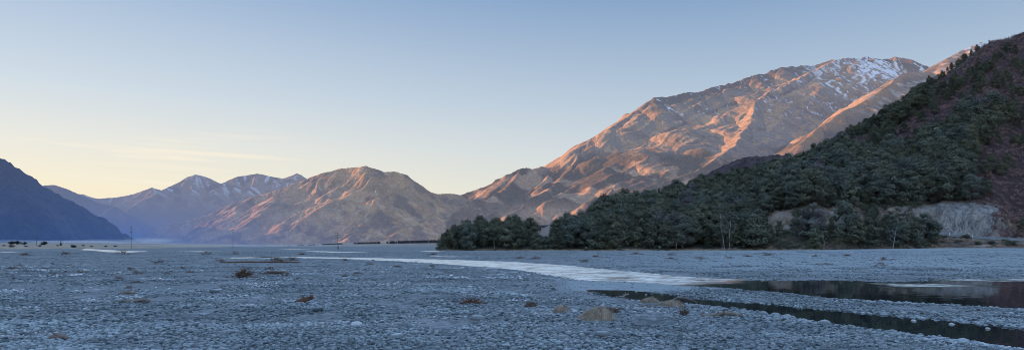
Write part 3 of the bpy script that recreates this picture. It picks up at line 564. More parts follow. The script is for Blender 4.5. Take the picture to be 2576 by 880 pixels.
hd = np.concatenate([np.arange(-4, 12, 1.2), np.arange(12, 34, 0.7), np.arange(34, 140, 3.0), np.arange(140, 560, 6.0)])
T_ = toe(hu); HX = np.zeros((len(hd), len(hu))); HYY = T_[None, :] + hd[:, None]; HXX = (hu[None, :] - CX) / F * HYY
HZ = hill_z(HXX, HYY); uu = U(HXX, HYY); dd = HYY - toe(uu)
PY = HY - (HZ - EYE) / HYY * F                       # where a ground point shows in the photograph, used for planting zones
def in_poly(px, py, poly):
    return poly_sd(np.asarray(px, dtype=np.float64), np.asarray(py, dtype=np.float64), np.array(poly, dtype=np.float64)) < 0
SCRUB = [[(2345, 215), (2420, 165), (2500, 95), (2700, 0), (3300, -100), (3300, 330), (2576, 320), (2490, 290), (2430, 300), (2370, 360), (2280, 400), (2150, 415), (2080, 385), (2160, 345), (2260, 320), (2320, 270)],
         [(2500, 330), (2576, 300), (3300, 330), (3300, 640), (2576, 575), (2490, 540), (2440, 500), (2440, 430), (2460, 370)]]
def scrub_mask(px, py): return in_poly(px, py, SCRUB[0]) | in_poly(px, py, SCRUB[1])
b_ = sst(1880, 1960, uu); n_ = fbm(HXX / 12, HYY / 12, 81, 4)
col = np.broadcast_to(np.array([0.07, 0.075, 0.062]), HXX.shape + (3,)).copy()
col = lerp3(col, [0.06, 0.043, 0.045], scrub_mask(uu, PY).astype(float))
col = lerp3(col, [0.34, 0.285, 0.25], b_ * sst(23, 20, dd) * sst(-0.4, 0.2, n_)); col = lerp3(col, [0.42, 0.34, 0.28], b_ * ((dd > 21) & (dd < 36)) * (0.7 + 0.3 * n_))
gap = sst(1340, 1350, uu) * (1 - sst(1392, 1402, uu)); col = lerp3(col, [0.30, 0.25, 0.22], gap * sst(10, 20, dd))
col = lerp3(col, [0.26, 0.21, 0.16], sst(3.5, 0, dd) * (0.6 + 0.4 * n_))
cl_ = sst(2345, 2372, uu) * (1 - sst(2490, 2530, uu + 25 * n_)); rock = b_ * ((dd > 22.3) & (dd < 36)) * np.maximum(cl_ * (1 - 0.6 * np.exp(-((uu - 2461) / 13) ** 2)), 0.85 * sst(-0.35, 0.1, fbm(HXX / 7, HZ / 7, 83, 3)))
rock = np.clip(rock, 0, 1)
ob = link("hillside", mesh_np("hillside", np.stack([HXX, HYY, HZ], -1).reshape(-1, 3), grid_faces(len(hd), len(hu)), M_hillside, {'Col': col.reshape(-1, 3), 'rock': rock.ravel()}))
tag(ob, 'steep near hillside on the right with pale rock cutting above the road', kind='structure')
def hz(x, y): return float(hill_z(np.array([x]), np.array([y]))[0])
# road on its bench, tilted towards the river, with two edge lines and a dashed centre line
def strip(name, d0, d1, u0, u1, lift, mat, nstep=120, dash=None):
    q = np.linspace(u0, u1, nstep); V = []; Fq = []
    for i, uq in enumerate(q):
        T = float(toe(uq)); zb = float(np.interp(uq, [1900, 2365, 2480, 2576, 2800, 3200], [9.4, 8.3, 6.4, 5.5, 4.4, 4.0]))
        for d in (d0, d1): y = T + d; V.append(((uq - CX) / F * y, y, zb - 1.0 + 1.0 * (d - 14) / 7 + lift))
        if i and not (dash and (i // dash) % 2): Fq.append((2 * i - 2, 2 * i, 2 * i + 1, 2 * i - 1))
    return mesh_np(name, V, Fq, mat, None, True)
tag(link("road", strip("road", 13.6, 21.2, 1990, 3050, 0.06, M_road)), 'grey two lane road curving along the foot of the rock cutting', kind='structure')
for d0, d1, dash in ((14.1, 14.25, None), (20.5, 20.65, None), (17.3, 17.45, 3)):
    tag(link("road_marking", strip("road_marking", d0, d1, 1990, 3050, 0.075, M_line, 240, dash)), kind='structure')

# dark scrubby shoulder behind the near forest
def paint_sh(X, Y, Z, S, Dd, nx, ny, nz, g):
    n = fbm(X / 8, Y / 8, 391, 3); return np.array([0.075, 0.057, 0.062]) * (0.8 + 0.8 * n)[..., None]
def canopy2(X, Y, Z, S, Dd): return Z + 3.2 * np.abs(vn(X / 6, Y / 6, 373)) + 2.2 * np.abs(vn(X / 3.5, Y / 3.5, 374))
sh = [(PL((1770, 446, 1150), (1800, 428, 1150), (1830, 411, 1150), (1850, 402, 1150), (1880, 397, 1150), (1920, 396, 1160), (1960, 395, 1170), (2010, 397, 1180), (2100, 360, 1250)), 0.5), (PL((1830, 420, 1150), (1840, 480, 1000)), 0.5), (PL((1960, 403, 1170), (1930, 470, 1000)), 0.5)]
mountain("hill", "purple-brown scrub shoulder behind the dark forest", 180, 720, 850, 1500, 3, 3, sh, 75, paint_sh, M_left, (2, 40), (3, 60), extra=canopy2)

# ------------------------------------------------------------------ trees
def leaf_quads(C, n, rad, size, rng, flat=0.45, out=None):
    """n little leaf faces spread through a flattened clump at C"""
    v = rng.normal(size=(n, 3)); v /= np.linalg.norm(v, axis=1, keepdims=True); r = rng.uniform(0.35, 1.0, (n, 1)) ** 0.6
    c = np.asarray(C) + v * r * np.array([rad, rad, rad * flat])
    nr = v * np.array([1, 1, 1.3]) + np.array([0, 0, 0.2]) + 0.38 * rng.normal(size=(n, 3)) + (0 if out is None else np.asarray(out) * 0.9); nr /= np.linalg.norm(nr, axis=1, keepdims=True)
    a = np.cross(nr, rng.normal(size=(n, 3))); a /= np.linalg.norm(a, axis=1, keepdims=True) + 1e-9; b = np.cross(nr, a)
    s = size * rng.uniform(0.6, 1.3, (n, 1)); a = a * s; b = b * s * 0.62
    V = np.stack([c - a - b * 0.5, c + a * 0.4 - b, c + a + b * 0.4, c - a * 0.3 + b], 1).reshape(-1, 3)
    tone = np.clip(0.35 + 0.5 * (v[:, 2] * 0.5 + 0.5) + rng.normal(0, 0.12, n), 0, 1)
    return V, np.repeat(tone, 4)
def make_tree(seed, H, Rc, kind='beech', clumps=54, leaves=46, leaf=0.36, bare=0.28, bark=None):
    rng = np.random.default_rng(seed); tr = Geo(); VV = []; TT = []
    lean = rng.normal(0, 0.03 * H, 2); n = 7; tt = np.linspace(0, 1, n)
    spine = np.stack([lean[0] * tt ** 1.5 + rng.normal(0, 0.012 * H, n) * (tt > 0), lean[1] * tt ** 1.5, H * 0.86 * tt - 0.6 * (1 - tt)], 1)
    tr.tube(spine, np.linspace(0.026 * H, 0.004 * H, n) + 0.02, 7)
    def sp_at(q): return np.array([np.interp(q, tt, spine[:, k]) for k in range(3)])
    if kind == 'conifer':
        for i in range(clumps):
            q = (i + 0.5) / clumps; a = i * 2.4; r = Rc * (1 - q) ** 0.8 * rng.uniform(0.55, 1.0); p0 = sp_at(q * 0.98 + 0.02); p1 = p0 + np.array([math.cos(a) * r, math.sin(a) * r, -0.12 * r])
            tr.tube([p0, p1], [0.05, 0.015], 4)
            for f_ in (0.45, 0.9):
                V, tn = leaf_quads(p0 + (p1 - p0) * f_, leaves // 2, 0.30 * r + 0.22, leaf, rng, 0.35); VV.append(V); TT.append(tn * rng.uniform(0.6, 1.0))
        V, tn = leaf_quads(sp_at(1.0) + np.array([0, 0, 0.3]), leaves // 2, 0.25, leaf * 0.7, rng, 3.0); VV.append(V); TT.append(tn)
    else:
        k = 0
        while k < clumps:
            q = bare + (1 - bare) * rng.uniform() ** 0.85; e = (q - bare) / (1 - bare); prof = ((1.02 - e) ** 0.75 * min(1.0, 0.55 + 3 * e)) if kind == 'pyramid' else (math.sin(math.pi * (0.16 + 0.84 * e)) ** 0.6 if e < 0.98 else 0.15) * (1.0 - 0.18 * e)
            a = rng.uniform(0, 2 * math.pi); rr = Rc * prof * math.sqrt(rng.uniform(0.42, 1.0)) * (1 + 0.22 * math.sin(a * 2 + seed) + 0.14 * math.sin(a * 3 + seed * 1.7 + q * 4))
            c = sp_at(min(q, 0.95)) + np.array([math.cos(a) * rr, math.sin(a) * rr, H * 0.025 * rng.normal()]); c[2] = min(c[2] + (q - 0.9 if q > 0.9 else 0) * H * 0.6, H * 0.98)
            cr = Rc * rng.uniform(0.26, 0.42); outv = np.array([math.cos(a) * 0.8, math.sin(a) * 0.8, -0.15 + 1.2 * e])
            if rng.uniform() < 0.45:
                m0 = sp_at(max(0.1, q - 0.16)); mid = (m0 + c) / 2 + np.array([0, 0, -0.03 * H]); tr.tube([m0, mid, c], [0.011 * H, 0.007 * H, 0.003 * H], 5)
            V, tn = leaf_quads(c, leaves, cr, leaf, rng, 0.78, outv); VV.append(V); TT.append(np.clip(tn * rng.uniform(0.55, 1.15), 0, 1)); k += 1
    V = np.concatenate(VV); T = np.concatenate(TT); Fq = np.arange(len(V)).reshape(-1, 4)
    return dict(V=V, F=Fq, T=T, trunk=tr, H=H)
PROTO = []
specs = [(101, 13, 3.7, 'beech', 74, 52, .29, .10), (102, 15, 4.2, 'beech', 80, 52, .29, .16), (103, 11, 3.9, 'beech', 64, 52, .29, .06), (104, 17, 4.0, 'beech', 84, 50, .29, .20), (105, 12, 4.6, 'beech', 74, 54, .30, .08), (106, 14, 3.3, 'beech', 72, 50, .28, .06), (107, 9, 3.2, 'beech', 54, 50, .28, .04)]
for s_ in specs: PROTO.append((make_tree(*s_), M_leaf))
PROTO.append((make_tree(120, 13, 4.0, 'beech', 48, 40, .34, .32), M_leafpale)); PROTO.append((make_tree(121, 10, 3.6, 'beech', 44, 40, .34, .2), M_leafpale))
PROTO_EXTRA = [(140, 15, 4.2, 'pyramid', 84, 50, .28, .03), (141, 12, 4.4, 'pyramid', 74, 50, .28, .02), (142, 16, 5.2, 'beech', 96, 50, .30, .12)]
PROTO.append((make_tree(130, 13, 2.6, 'conifer', 60, 26, .34), M_leafdark))
for s_ in PROTO_EXTRA: PROTO.append((make_tree(*s_), M_leaf))
for p, m in PROTO:
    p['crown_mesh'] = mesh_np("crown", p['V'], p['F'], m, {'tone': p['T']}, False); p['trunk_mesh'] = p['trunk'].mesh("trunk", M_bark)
first = {}
def plant(name, idx, x, y, z, s, rz, label, group=None, cat='tree', sz=None):
    p, m = PROTO[idx]
    if idx not in first:
        r = empty(name); c = link("crown", p['crown_mesh'], r); k = link("trunk", p['trunk_mesh'], r); first[idx] = (r, c, k)
    else:
        r0, c0, k0 = first[idx]; r = r0.copy(); r.name = name; COL.objects.link(r)
        for key in list(r.keys()): del r[key]
        for ch in (c0, k0): q = ch.copy(); COL.objects.link(q); q.parent = r
    r.location = (x, y, z); r.rotation_euler = (0, 0, rz); r.scale = (s, s, s * (sz or 1.0)); return tag(r, label, cat, group)

cand = []
sp_ = 6.3
for gy in np.arange(326, 760, sp_):
    for gx in np.arange(-110, 620, sp_): cand.append((gx + RNG.uniform(-2.2, 2.2), gy + RNG.uniform(-2.2, 2.2)))
cand = np.array(cand); cu = U(cand[:, 0], cand[:, 1]); cd = cand[:, 1] - toe(cu); cR = np.interp(cu, RU, RD)
ok = (cu > 1104) & (cu < 2720) & (cd > 1.0) & (cand[:, 1] < cR + 14); cand = cand[ok]; cu = cu[ok]; cd = cd[ok]
cz = hill_z(cand[:, 0], cand[:, 1]); cpy = HY - (cz - EYE) / cand[:, 1] * F; cs = scrub_mask(cu, cpy); cn_ = fbm(cand[:, 0] / 22, cand[:, 1] / 22, 95, 3)
trees = []; scrubs = []
for i in range(len(cand)):
    x, y = cand[i]; u, d, z = cu[i], cd[i], cz[i]; bench = u > 1915; r = RNG.uniform()
    h = RNG.uniform(10.5, 17.0) if u > 1345 else RNG.uniform(10, 14); idx = int(RNG.choice([0, 1, 2, 3, 4, 5, 6, 10, 11, 12, 10, 12])) if u > 1345 else int(RNG.choice([0, 2, 4, 12, 6]))
    if bench and d > 36: h *= 1.25
    if y > cR[ok][i] - 45: h = min(h, RNG.uniform(0.75, 1.1) * np.interp(u, [1100, 1150, 1345, 1400, 1480, 1750, 2050, 2150, 2350, 2420, 2576], [7, 14, 13, 12, 16, 15, 12, 9, 8.5, 5.5, 4.5]))
    if u < 1160: h = min(h, 8.0 + (u - 1104) * 0.16)
    if 1343 < u < 1397:
        continue
        h = min(h, 5.5)
    if 1322 < u < 1420 and d < 30: h = min(h, 8)
    if u > 1500 and not bench: h *= 1.08
    if bench and 11 < d < 22.5: continue
    if bench and 22.5 <= d < 35:
        if not (2000 < u < 2062 or 2172 < u < 2285 or u > 2560) or r > 0.75: continue
        h = RNG.uniform(5, 9)
    if bench and d <= 11:
        if u > 2345: continue
        if u > 2300: h = min(h, 9)
        h *= 0.85
        if 1930 < u < 2000 or 2062 < u < 2112 or 2150 < u < 2185: h = min(h, 9.0)
        if r > 1.0 - 0.42 * sst(2090, 2300, u): continue
    if cs[i]:
        if r > (0.10 + 0.40 * (cn_[i] > 0.25)) : continue
        h *= 0.5
    elif bench and d > 35:
        if u > 2150: h *= 0.92
        if cn_[i] < -0.5: continue
    elif r > 0.94: continue
    if RNG.uniform() < (0.06 if not cs[i] else 0.0): idx = int(RNG.integers(7, 9))
    if RNG.uniform() < 0.025 and 1600 < u < 2300: idx = 9
    trees.append((x, y, z, h, idx, u, d, bool(cs[i])))
trees.sort(key=lambda q: -q[3] / q[1])
def zone(u, d, sc):
    if u < 1345: return 'dark green beech tree on the low spur at the left end of the forest'
    if u < 1500: return 'dark green beech tree right of the gap with the low fence'
    if sc: return 'small green tree standing apart in the purple scrub high on the right slope'
    if u < 1915: return 'dark beech tree in the front row along the gravel edge' if d < 22 else 'dark beech tree climbing the forested slope above the front row'
    if d <= 11: return 'green beech tree below the road cutting at the gravel edge'
    return 'dense green beech tree on the steep slope above the pale cutting'
GN = {'spur': 'beeches on the low left spur'}
stuffV = []; stuffT = []; stuffF = []; nv = 0
for k, (x, y, z, h, idx, u, d, sc) in enumerate(trees):
    p, m = PROTO[idx]; s = h / p['H']; rz = RNG.uniform(0, 6.28); w_ = RNG.uniform(0.95, 1.35)
    if k < 292:
        lb = zone(u, d, sc)
        if idx in (7, 8): lb = lb.replace('dark green', 'grey leaved').replace('dark beech', 'grey leaved beech').replace('dense green', 'grey leaved').replace('small green', 'small grey').replace('green beech', 'grey leaved beech')
        if idx == 9: lb = lb.replace('dark green beech', 'dark pointed conifer').replace('dark beech', 'dark pointed conifer').replace('dense green beech', 'dark pointed conifer').replace('green beech', 'dark pointed conifer')
        plant('conifer_tree' if idx == 9 else 'beech_tree', idx, x, y, z, s * w_, rz, lb, 'forest: ' + lb, sz=1 / w_)
    else:
        V = p['V'] * s; V = V.copy(); V[:, :2] *= w_; ca, sa = math.cos(rz), math.sin(rz)
        V = np.stack([V[:, 0] * ca - V[:, 1] * sa + x, V[:, 0] * sa + V[:, 1] * ca + y, V[:, 2] + z], 1)
        keepq = RNG.uniform(size=len(p['F'])) < 0.7; q = np.repeat(keepq, 4); V = V[q]; T = np.clip(p['T'][q] * RNG.uniform(0.7, 1.15) * (0.9 if idx != 9 else 0.5), 0, 1)
        stuffV.append(V); stuffT.append(T)
print('trees', len(trees))
if stuffV:
    V = np.concatenate(stuffV); T = np.concatenate(stuffT)
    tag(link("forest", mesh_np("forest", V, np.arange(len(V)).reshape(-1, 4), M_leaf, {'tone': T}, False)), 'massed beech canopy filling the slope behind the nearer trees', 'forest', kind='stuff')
# low scrub covering the upper right slope, and dry scrub on the road bank
def scrub_cloud(pts, rmin, rmax, n, leaf, seed, hfac=0.75):
    rng = np.random.default_rng(seed); VV = []; TT = []
    for (x, y, z) in pts:
        r = rng.uniform(rmin, rmax); V, tn = leaf_quads((x, y, z + r * 0.35), n, r, leaf, rng, hfac); VV.append(V); TT.append(np.clip(tn * rng.uniform(0.35, 1.35), 0, 1))
    V = np.concatenate(VV); return V, np.arange(len(V)).reshape(-1, 4), np.concatenate(TT)
q = []
for i in range(17500):
    u = RNG.uniform(2050, 2760); y = RNG.uniform(350, 745) if i < 16000 else RNG.uniform(350, 372); x = (u - CX) / F * y
    q.append((x, y))
q = np.array(q); qu = U(q[:, 0], q[:, 1]); qz = hill_z(q[:, 0], q[:, 1]); qpy = HY - (qz - EYE) / q[:, 1] * F; okq = scrub_mask(qu, qpy) & (q[:, 1] < np.interp(qu, RU, RD) + 5) & ((q[:, 1] - toe(qu)) > 33)
ok2 = (qu > 2498 + 30 * fbm(q[:, 0] / 6, q[:, 1] / 6, 99, 2)) & ((q[:, 1] - toe(qu)) > 22.5) & ((q[:, 1] - toe(qu)) <= 34); pts = np.concatenate([np.column_stack([q, qz])[ok2], np.column_stack([q, qz])[okq][:5200]]); print('scrub', len(pts))
V, Fq, T = scrub_cloud(pts, 0.7, 2.3, 54, 0.27, 5, 0.9)
tag(link("scrub", mesh_np("scrub", V, Fq, M_scrub, {'tone': T}, False)), 'purple-brown low scrub covering the upper right slope', 'scrub', kind='stuff')
pts = []
for i in range(4600):
    u = RNG.uniform(1930, 2720); d = RNG.uniform(-0.5, 12 if u < 2335 else 8.5) if RNG.uniform() < 0.7 else RNG.uniform(24, 36)
    if d > 20 and 2350 < u < 2530 and RNG.uniform() > 0.12: continue
    if d > 20 and RNG.uniform() > 0.8: continue
    y = float(toe(u)) + d; x = (u - CX) / F * y
    if fbm(np.array([x / 9.]), np.array([y / 5.]), 97, 2)[0] < -0.4: continue
    pts.append((x, y, hz(x, y)))
V, Fq, T = scrub_cloud(pts, 0.5, 1.35, 44, 0.17, 6, 0.75)
tag(link("scrub", mesh_np("scrub", V, Fq, M_dry, {'tone': T}, False)), 'dry pinkish tan scrub and grass along the bank foot', 'scrub', kind='stuff')

pts = []
for i in range(1500):
    u = RNG.uniform(1108, 2060); d = RNG.uniform(-4.5, 0.5); y = float(toe(u)) + d; x = (u - CX) / F * y
    if fbm(np.array([x / 14.]), np.array([0.]), 98, 2)[0] < -0.3: continue
    pts.append((x, y, max(hz(x, y), gz(x, y)) - 0.25))
V, Fq, T = scrub_cloud(pts, 0.35, 0.8, 34, 0.13, 26, 0.8)
tag(link("grass_fringe", mesh_np("grass_fringe", V, Fq, M_drygrass, {'tone': T}, False)), 'pale dry grass fringe along the foot of the forest', 'grass', kind='stuff')
pts = []
for i in range(1000):
    u = RNG.uniform(1920, 2345); d = RNG.uniform(0, 10) if i % 2 else RNG.uniform(23, 35)
    if d > 20 and not (1995 < u < 2070 or 2165 < u < 2300): continue
    y = float(toe(u)) + d; pts.append(((u - CX) / F * y, y, hz((u - CX) / F * y, y)))
V, Fq, T = scrub_cloud(pts, 0.9, 2.2, 90, 0.22, 16, 0.8)
tag(link("scrub", mesh_np("scrub", V, Fq, M_leaf, {'tone': T}, False)), 'tangled dark green undergrowth below and on the pale cutting', 'scrub', kind='stuff')
# single trees one can pick out
def plant_px(name, idx, px, py_base, D, h, label, cat='tree', rz=0.3, w=1.0, z=None, group=None):
    x = (px - CX) / F * D; zz = z if z is not None else EYE - (py_base - HY) / F * D
    s = h / PROTO[idx][0]['H']; return plant(name, idx, x, D, zz, s * w, rz, label, group, cat, 1 / w)
def onhill(px, d): T = float(toe(px)); y = T + d; return y, hz((px - CX) / F * y, y)
y, z = onhill(2023, 172); plant_px('conifer_tree', 9, 2023, 0, y, 19, 'lone dark spiky conifer poking above the forest skyline', 'tree', w=1.25, z=z)
y, z = onhill(2128, 5); plant_px('beech_tree', 1, 2128, 0, y, 22, 'biggest bushy green beech standing in front of the pale cutting', 'tree', w=1.15, z=z - 1)
y, z = onhill(2152, 4); plant_px('beech_tree', 0, 2146, 0, y - 2, 15, 'rounded green beech against the right foot of the biggest beech', 'tree', 1.3, 1.2, z=z - 1)
y, z = onhill(2046, 6); plant_px('beech_tree', 7, 2046, 0, y, 18, 'grey-mauve round crowned beech left of the biggest beech', 'tree', w=1.1, z=z)
y, z = onhill(2068, 2); plant_px('beech_tree', 6, 2050, 0, y - 1, 10, 'low bushy beech at the gravel edge left of the biggest beech', 'tree', w=1.25, z=z - .5)
y, z = onhill(2240, 5); plant_px('beech_tree', 5, 2242, 0, y, 14, 'green beech with bare forked trunk left of the road end', 'tree', w=1.1, z=z)
y, z = onhill(2275, 4); plant_px('beech_tree', 0, 2272, 0, y, 12.5, 'dense pyramid shaped beech beside the forked bare tree', 'tree', w=1.1, z=z - .5)
y, z = onhill(2325, 7); plant_px('beech_tree', 4, 2325, 0, y, 13.5, 'broad green tree hiding the left end of the road', 'tree', w=1.15, z=z)
y, z = onhill(2345, 8); plant_px('beech_tree', 6, 2348, 0, y, 9.5, 'upright green tree touching the left edge of the rock face', 'tree', w=1.0, z=z)
y, z = onhill(2302, 3); plant_px('beech_tree', 6, 2303, 0, y - 1, 6.5, 'small round green tree beside the white forked dead tree', 'tree', w=1.2, z=z)
for px, d_, h in ((1349, 3, 8.0), (1362, 2, 6.5), (1374, 3, 6.0), (1388, 4, 8.0)):
    y, z = onhill(px, d_); plant_px('beech_tree', 6 if px % 2 else 2, px, 0, y, h, 'low bushy beech at the foot of the gap below the panel fence', z=z - 0.3, w=1.15, group='low beeches below the fence')
for px, py, D, h, lb in ((1397, 549, 385, 8.5, 'dark round tree at the right end of the low fence'), (1330, 556, 375, 9, 'thin topped brown-green tree at the left of the forest gap'), (1280, 545, 370, 8, 'feathery dark tree on top of the low spur')):
    plant_px('beech_tree', 4 if px != 1280 else 7, px, 0, D, h, lb, z=hz((px - CX) / F * D, D) - 0.5, w=1.15)
# dead, bleached trees
def dead_tree(px, d, h, label, seed, lean=0.0, forks=2):
    y, z = onhill(px, d); r = empty("dead_tree", ((px - CX) / F * y, y, z)); rng = np.random.default_rng(seed); g = Geo(); n = 6; tt = np.linspace(0, 1, n)
    sp = np.stack([lean * h * tt + rng.normal(0, 0.012 * h, n), rng.normal(0, 0.01 * h, n) - 2.2 * tt, h * tt - 0.3], 1); g.tube(sp, np.linspace(0.20, 0.07, n), 6)
    link("trunk", g.mesh("trunk", M_dead), r)
    for k in range(forks):
        b = Geo(); q = rng.uniform(0.35, 0.8); p0 = np.array([np.interp(q, tt, sp[:, c]) for c in range(3)]); a = rng.choice([-1, 1]) if k else (1 if lean < 0 else -1)
        L = h * rng.uniform(0.25, 0.45); e = p0 + np.array([a * L * 0.55, rng.normal(0, .2) - 0.8, L * 0.75]); b.tube([p0, (p0 + e) / 2 + np.array([a * 0.15 * L, 0, -0.05 * L]), e], [0.10, 0.07, 0.03], 5); link("branch", b.mesh("branch", M_dead), r)
    tag(r, label, 'dead tree')
dead_tree(1822, 1, 17, 'pale leaning dead trunk rising among the front row of dark trees', 1, -0.16, 1)
dead_tree(1836, 1, 13, 'short pale dead stem just right of the leaning dead trunk', 2, -0.05, 1)
dead_tree(2066, -1, 11, 'white broken dead trunk leaning left of the biggest beech', 3, -0.35, 1)
dead_tree(2075, -1, 7.5, 'thin white dead stick right of the broken dead trunk', 4, -0.2, 0)
dead_tree(2246, -1, 11, 'white forked dead tree in front of the scrub bank', 5, 0.03, 3)
dead_tree(2314, 0, 9, 'bleached Y-shaped dead tree left of the road end', 6, -0.22, 3)
dead_tree(1976, 42, 17, 'tall pale dead stem in the upper forest above the cutting', 7, 0.02, 1)
dead_tree(2014, 40, 16, 'slim white trunk standing bare in front of the upper forest', 8, -0.03, 2)
dead_tree(1700, 0, 8, 'pale bare stem low in the front row of the forest', 9, 0.1, 1)
dead_tree(2390, 52, 15, 'bare grey branching tree above the rock face', 10, -0.25, 3)
dead_tree(1243, 0, 6, 'short pale dead stem at the foot of the low left spur', 11, 0.0, 0)

# bushes on the road bank, on the left plain, at the forest foot
BUSH = []
for sd_, hh, m in ((201, 2.2, M_leaf), (202, 1.8, M_leaf), (203, 2.0, M_leafdark), (204, 1.6, M_scrub)):
    rng = np.random.default_rng(sd_); VV = []; TT = []; g = Geo()
    for k in range(16):
        a = rng.uniform(0, 6.28); rr = hh * 0.6 * math.sqrt(rng.uniform()); c = (math.cos(a) * rr, math.sin(a) * rr, hh * rng.uniform(0.25, 0.75) * (1 - 0.35 * rr / hh))
        V, tn = leaf_quads(c, 40, hh * 0.28, 0.16, rng, 0.8); VV.append(V); TT.append(tn * rng.uniform(0.6, 1.1)); g.tube([(0, 0, -0.1), c], [0.05, 0.02], 4)
    V = np.concatenate(VV); BUSH.append((mesh_np("foliage", V, np.arange(len(V)).reshape(-1, 4), m, {'tone': np.concatenate(TT)}, False), g.mesh("stem", M_bark)))
def bush(k, x, y, z, s, label, group=None, name='bush'):
    r = empty(name, (x, y, z), RNG.uniform(0, 6)); r.scale = (s * 1.15, s * 1.15, s); link("foliage", BUSH[k][0], r); link("stem", BUSH[k][1], r); return tag(r, label, 'bush', group)
for px, d, s, k, lb in ((2410, 6, 1.0, 0, None), (2432, 9.5, 1.5, 0, 'taller dark green bush at the road edge below the marker posts'), (2462, 5, 1.2, 1, None), (2496, 6, 1.3, 0, 'broad green bush in the middle of the road bank'), (2530, 8, 1.3, 1, None), (2535, 5, 1.6, 0, 'large round green bush low on the right end of the bank'), (2345, 4, 1.7, 0, 'wide green bush under the left end of the road'), (2330, 2, 1.3, 1, None), (2368, 5, 1.0, 1, None), (2390, 3, 0.8, 0, None), (2425, 3, 0.9, 1, None), (2500, 3, 0.9, 0, None), (2560, 4, 1.0, 1, None), (2200, 1, 1.2, 1, None), (2180, 0.5, 0.9, 0, None), (2370, 9, 1.2, 0, None)):
    y, z = onhill(px, d); bush(k, (px - CX) / F * y, y, z - 0.2, s, lb or 'small dark green bush in the dry scrub of the road bank', None if lb else 'small bushes on the road bank')
for px, s in ((1560, 1.0), (1556, .8), (2310, .8), (1475, .9), (1430, .7), (1680, .7), (1245, .6), (1290, .6), (1900, .8), (1640, .7)):
    y = float(toe(px)) - 1.2; x = (px - CX) / F * y; bush(1, x, y, gz(x, y) - 0.1, s * 1.1, 'low olive bush on the grassy gravel edge at the foot of the forest', 'low bushes along the forest foot')
for px, D, s, k, lb in ((28, 700, 1.9, 2, None), (46, 720, 2.1, 2, None), (60, 700, 1.6, 2, None), (30, 500, 1.5, 3, 'brown bush on the front of the left grass terrace'), (108, 680, 2.2, 2, 'largest dark bush on the left plain beside the leftmost pole'), (186, 530, 1.3, 2, None), (66, 520, 1.0, 3, None), (145, 600, 0.9, 3, None), (230, 570, 1.0, 3, None), (290, 640, 1.2, 3, None), (100, 560, 0.8, 2, None), (210, 620, 0.8, 2, None), (265, 600, 0.8, 2, None), (10, 560, 0.9, 3, None)):
    x = (px - CX) / F * D; bush(k, x, D, gz(x, D) - 0.1, s, lb or ('dark low bush dotted on the left grass plain' if k == 2 else 'brownish low bush dotted on the left grass plain'), None if lb else ('dark bushes on the left plain' if k == 2 else 'brown bushes on the left plain'))
x = (153 - CX) / F * 640; plant('conifer_tree', 9, x, 640, gz(x, 640) - 0.2, 5.6 / 13, 0.5, 'small dark conifer alone on the left plain', None, 'tree', 0.9)
# pale flax tuft at the bank foot and white flowered tufts beside the forest
def tuft(name, x, y, z, h, n, mat, label, cat, seed, spread=0.5, droop=0.5, w=0.02, group=None, ln=1.0):
    rng = np.random.default_rng(seed); V = []; Fq = []
    for i in range(n):
        a = rng.uniform(0, 6.28); b0 = np.array([math.cos(a), math.sin(a), 0]) * rng.uniform(0, spread * 0.45); L = h * rng.uniform(0.7, 1.15); o = np.array([math.cos(a), math.sin(a), 0]); side = np.array([-o[1], o[0], 0]) * w * rng.uniform(0.6, 1.3); s0 = len(V)
        for k in range(5):
            q = k / 4; p = b0 + o * spread * q ** 1.4 * rng.uniform(0.85, 1.1) + np.array([0, 0, L * (q - droop * q * q)]); p[0] *= ln; wd = side * (1 - 0.85 * q); V += [p - wd, p + wd]
        for k in range(4): j = s0 + 2 * k; Fq.append((j, j + 1, j + 3, j + 2))
    r = empty(name, (x, y, z)); m = mesh_np("blades", V, Fq, mat, None, True); link("blades", m, r); return tag(r, label, cat, group)
y, z = onhill(2318, 0.5); tuft('flax_plant', (2318 - CX) / F * y, y - 0.5, z, 2.2, 90, M_dead, 'pale flax tuft at the bank foot left of the road', 'plant', 3, 1.5, 0.4, 0.05)
for px in (1818, 1836, 1850):
    y = float(toe(px)) - 1.5; x = (px - CX) / F * y; tuft('grass_tuft', x, y, gz(x, y), 2.0, 70, M_dead, 'white plumed grass tuft at the foot of the forest', 'grass tuft', px, 0.9, 0.35, 0.04, 'white plumed tufts')

# low fence on the pale bank in the forest gap
D = 392; x0 = (1352 - CX) / F * D; zt_ = hz((1367 - CX) / F * D, D); r = empty("panel_fence", ((1367 - CX) / F * D, D, zt_)); 
for k in range(4):
    g = Geo(); g.box((-3.0 + k * 2.0, -0.04, 0.8), (0.14, 0.14, 1.75)); link("post", g.mesh("post", M_fence, False), r)
for k in range(3):
    g = Geo()
    for j in range(9): g.box((-2.9 + k * 2.0 + 0.1 + j * 0.205 + 0.08, 0.06, 0.78 + 0.02 * (j % 2)), (0.19, 0.03, 1.5))
    link("panel", g.mesh("panel", M_fence, False), r)
tag(r, 'low dark blue-grey panel fence on the pale bank in the forest gap', 'fence')

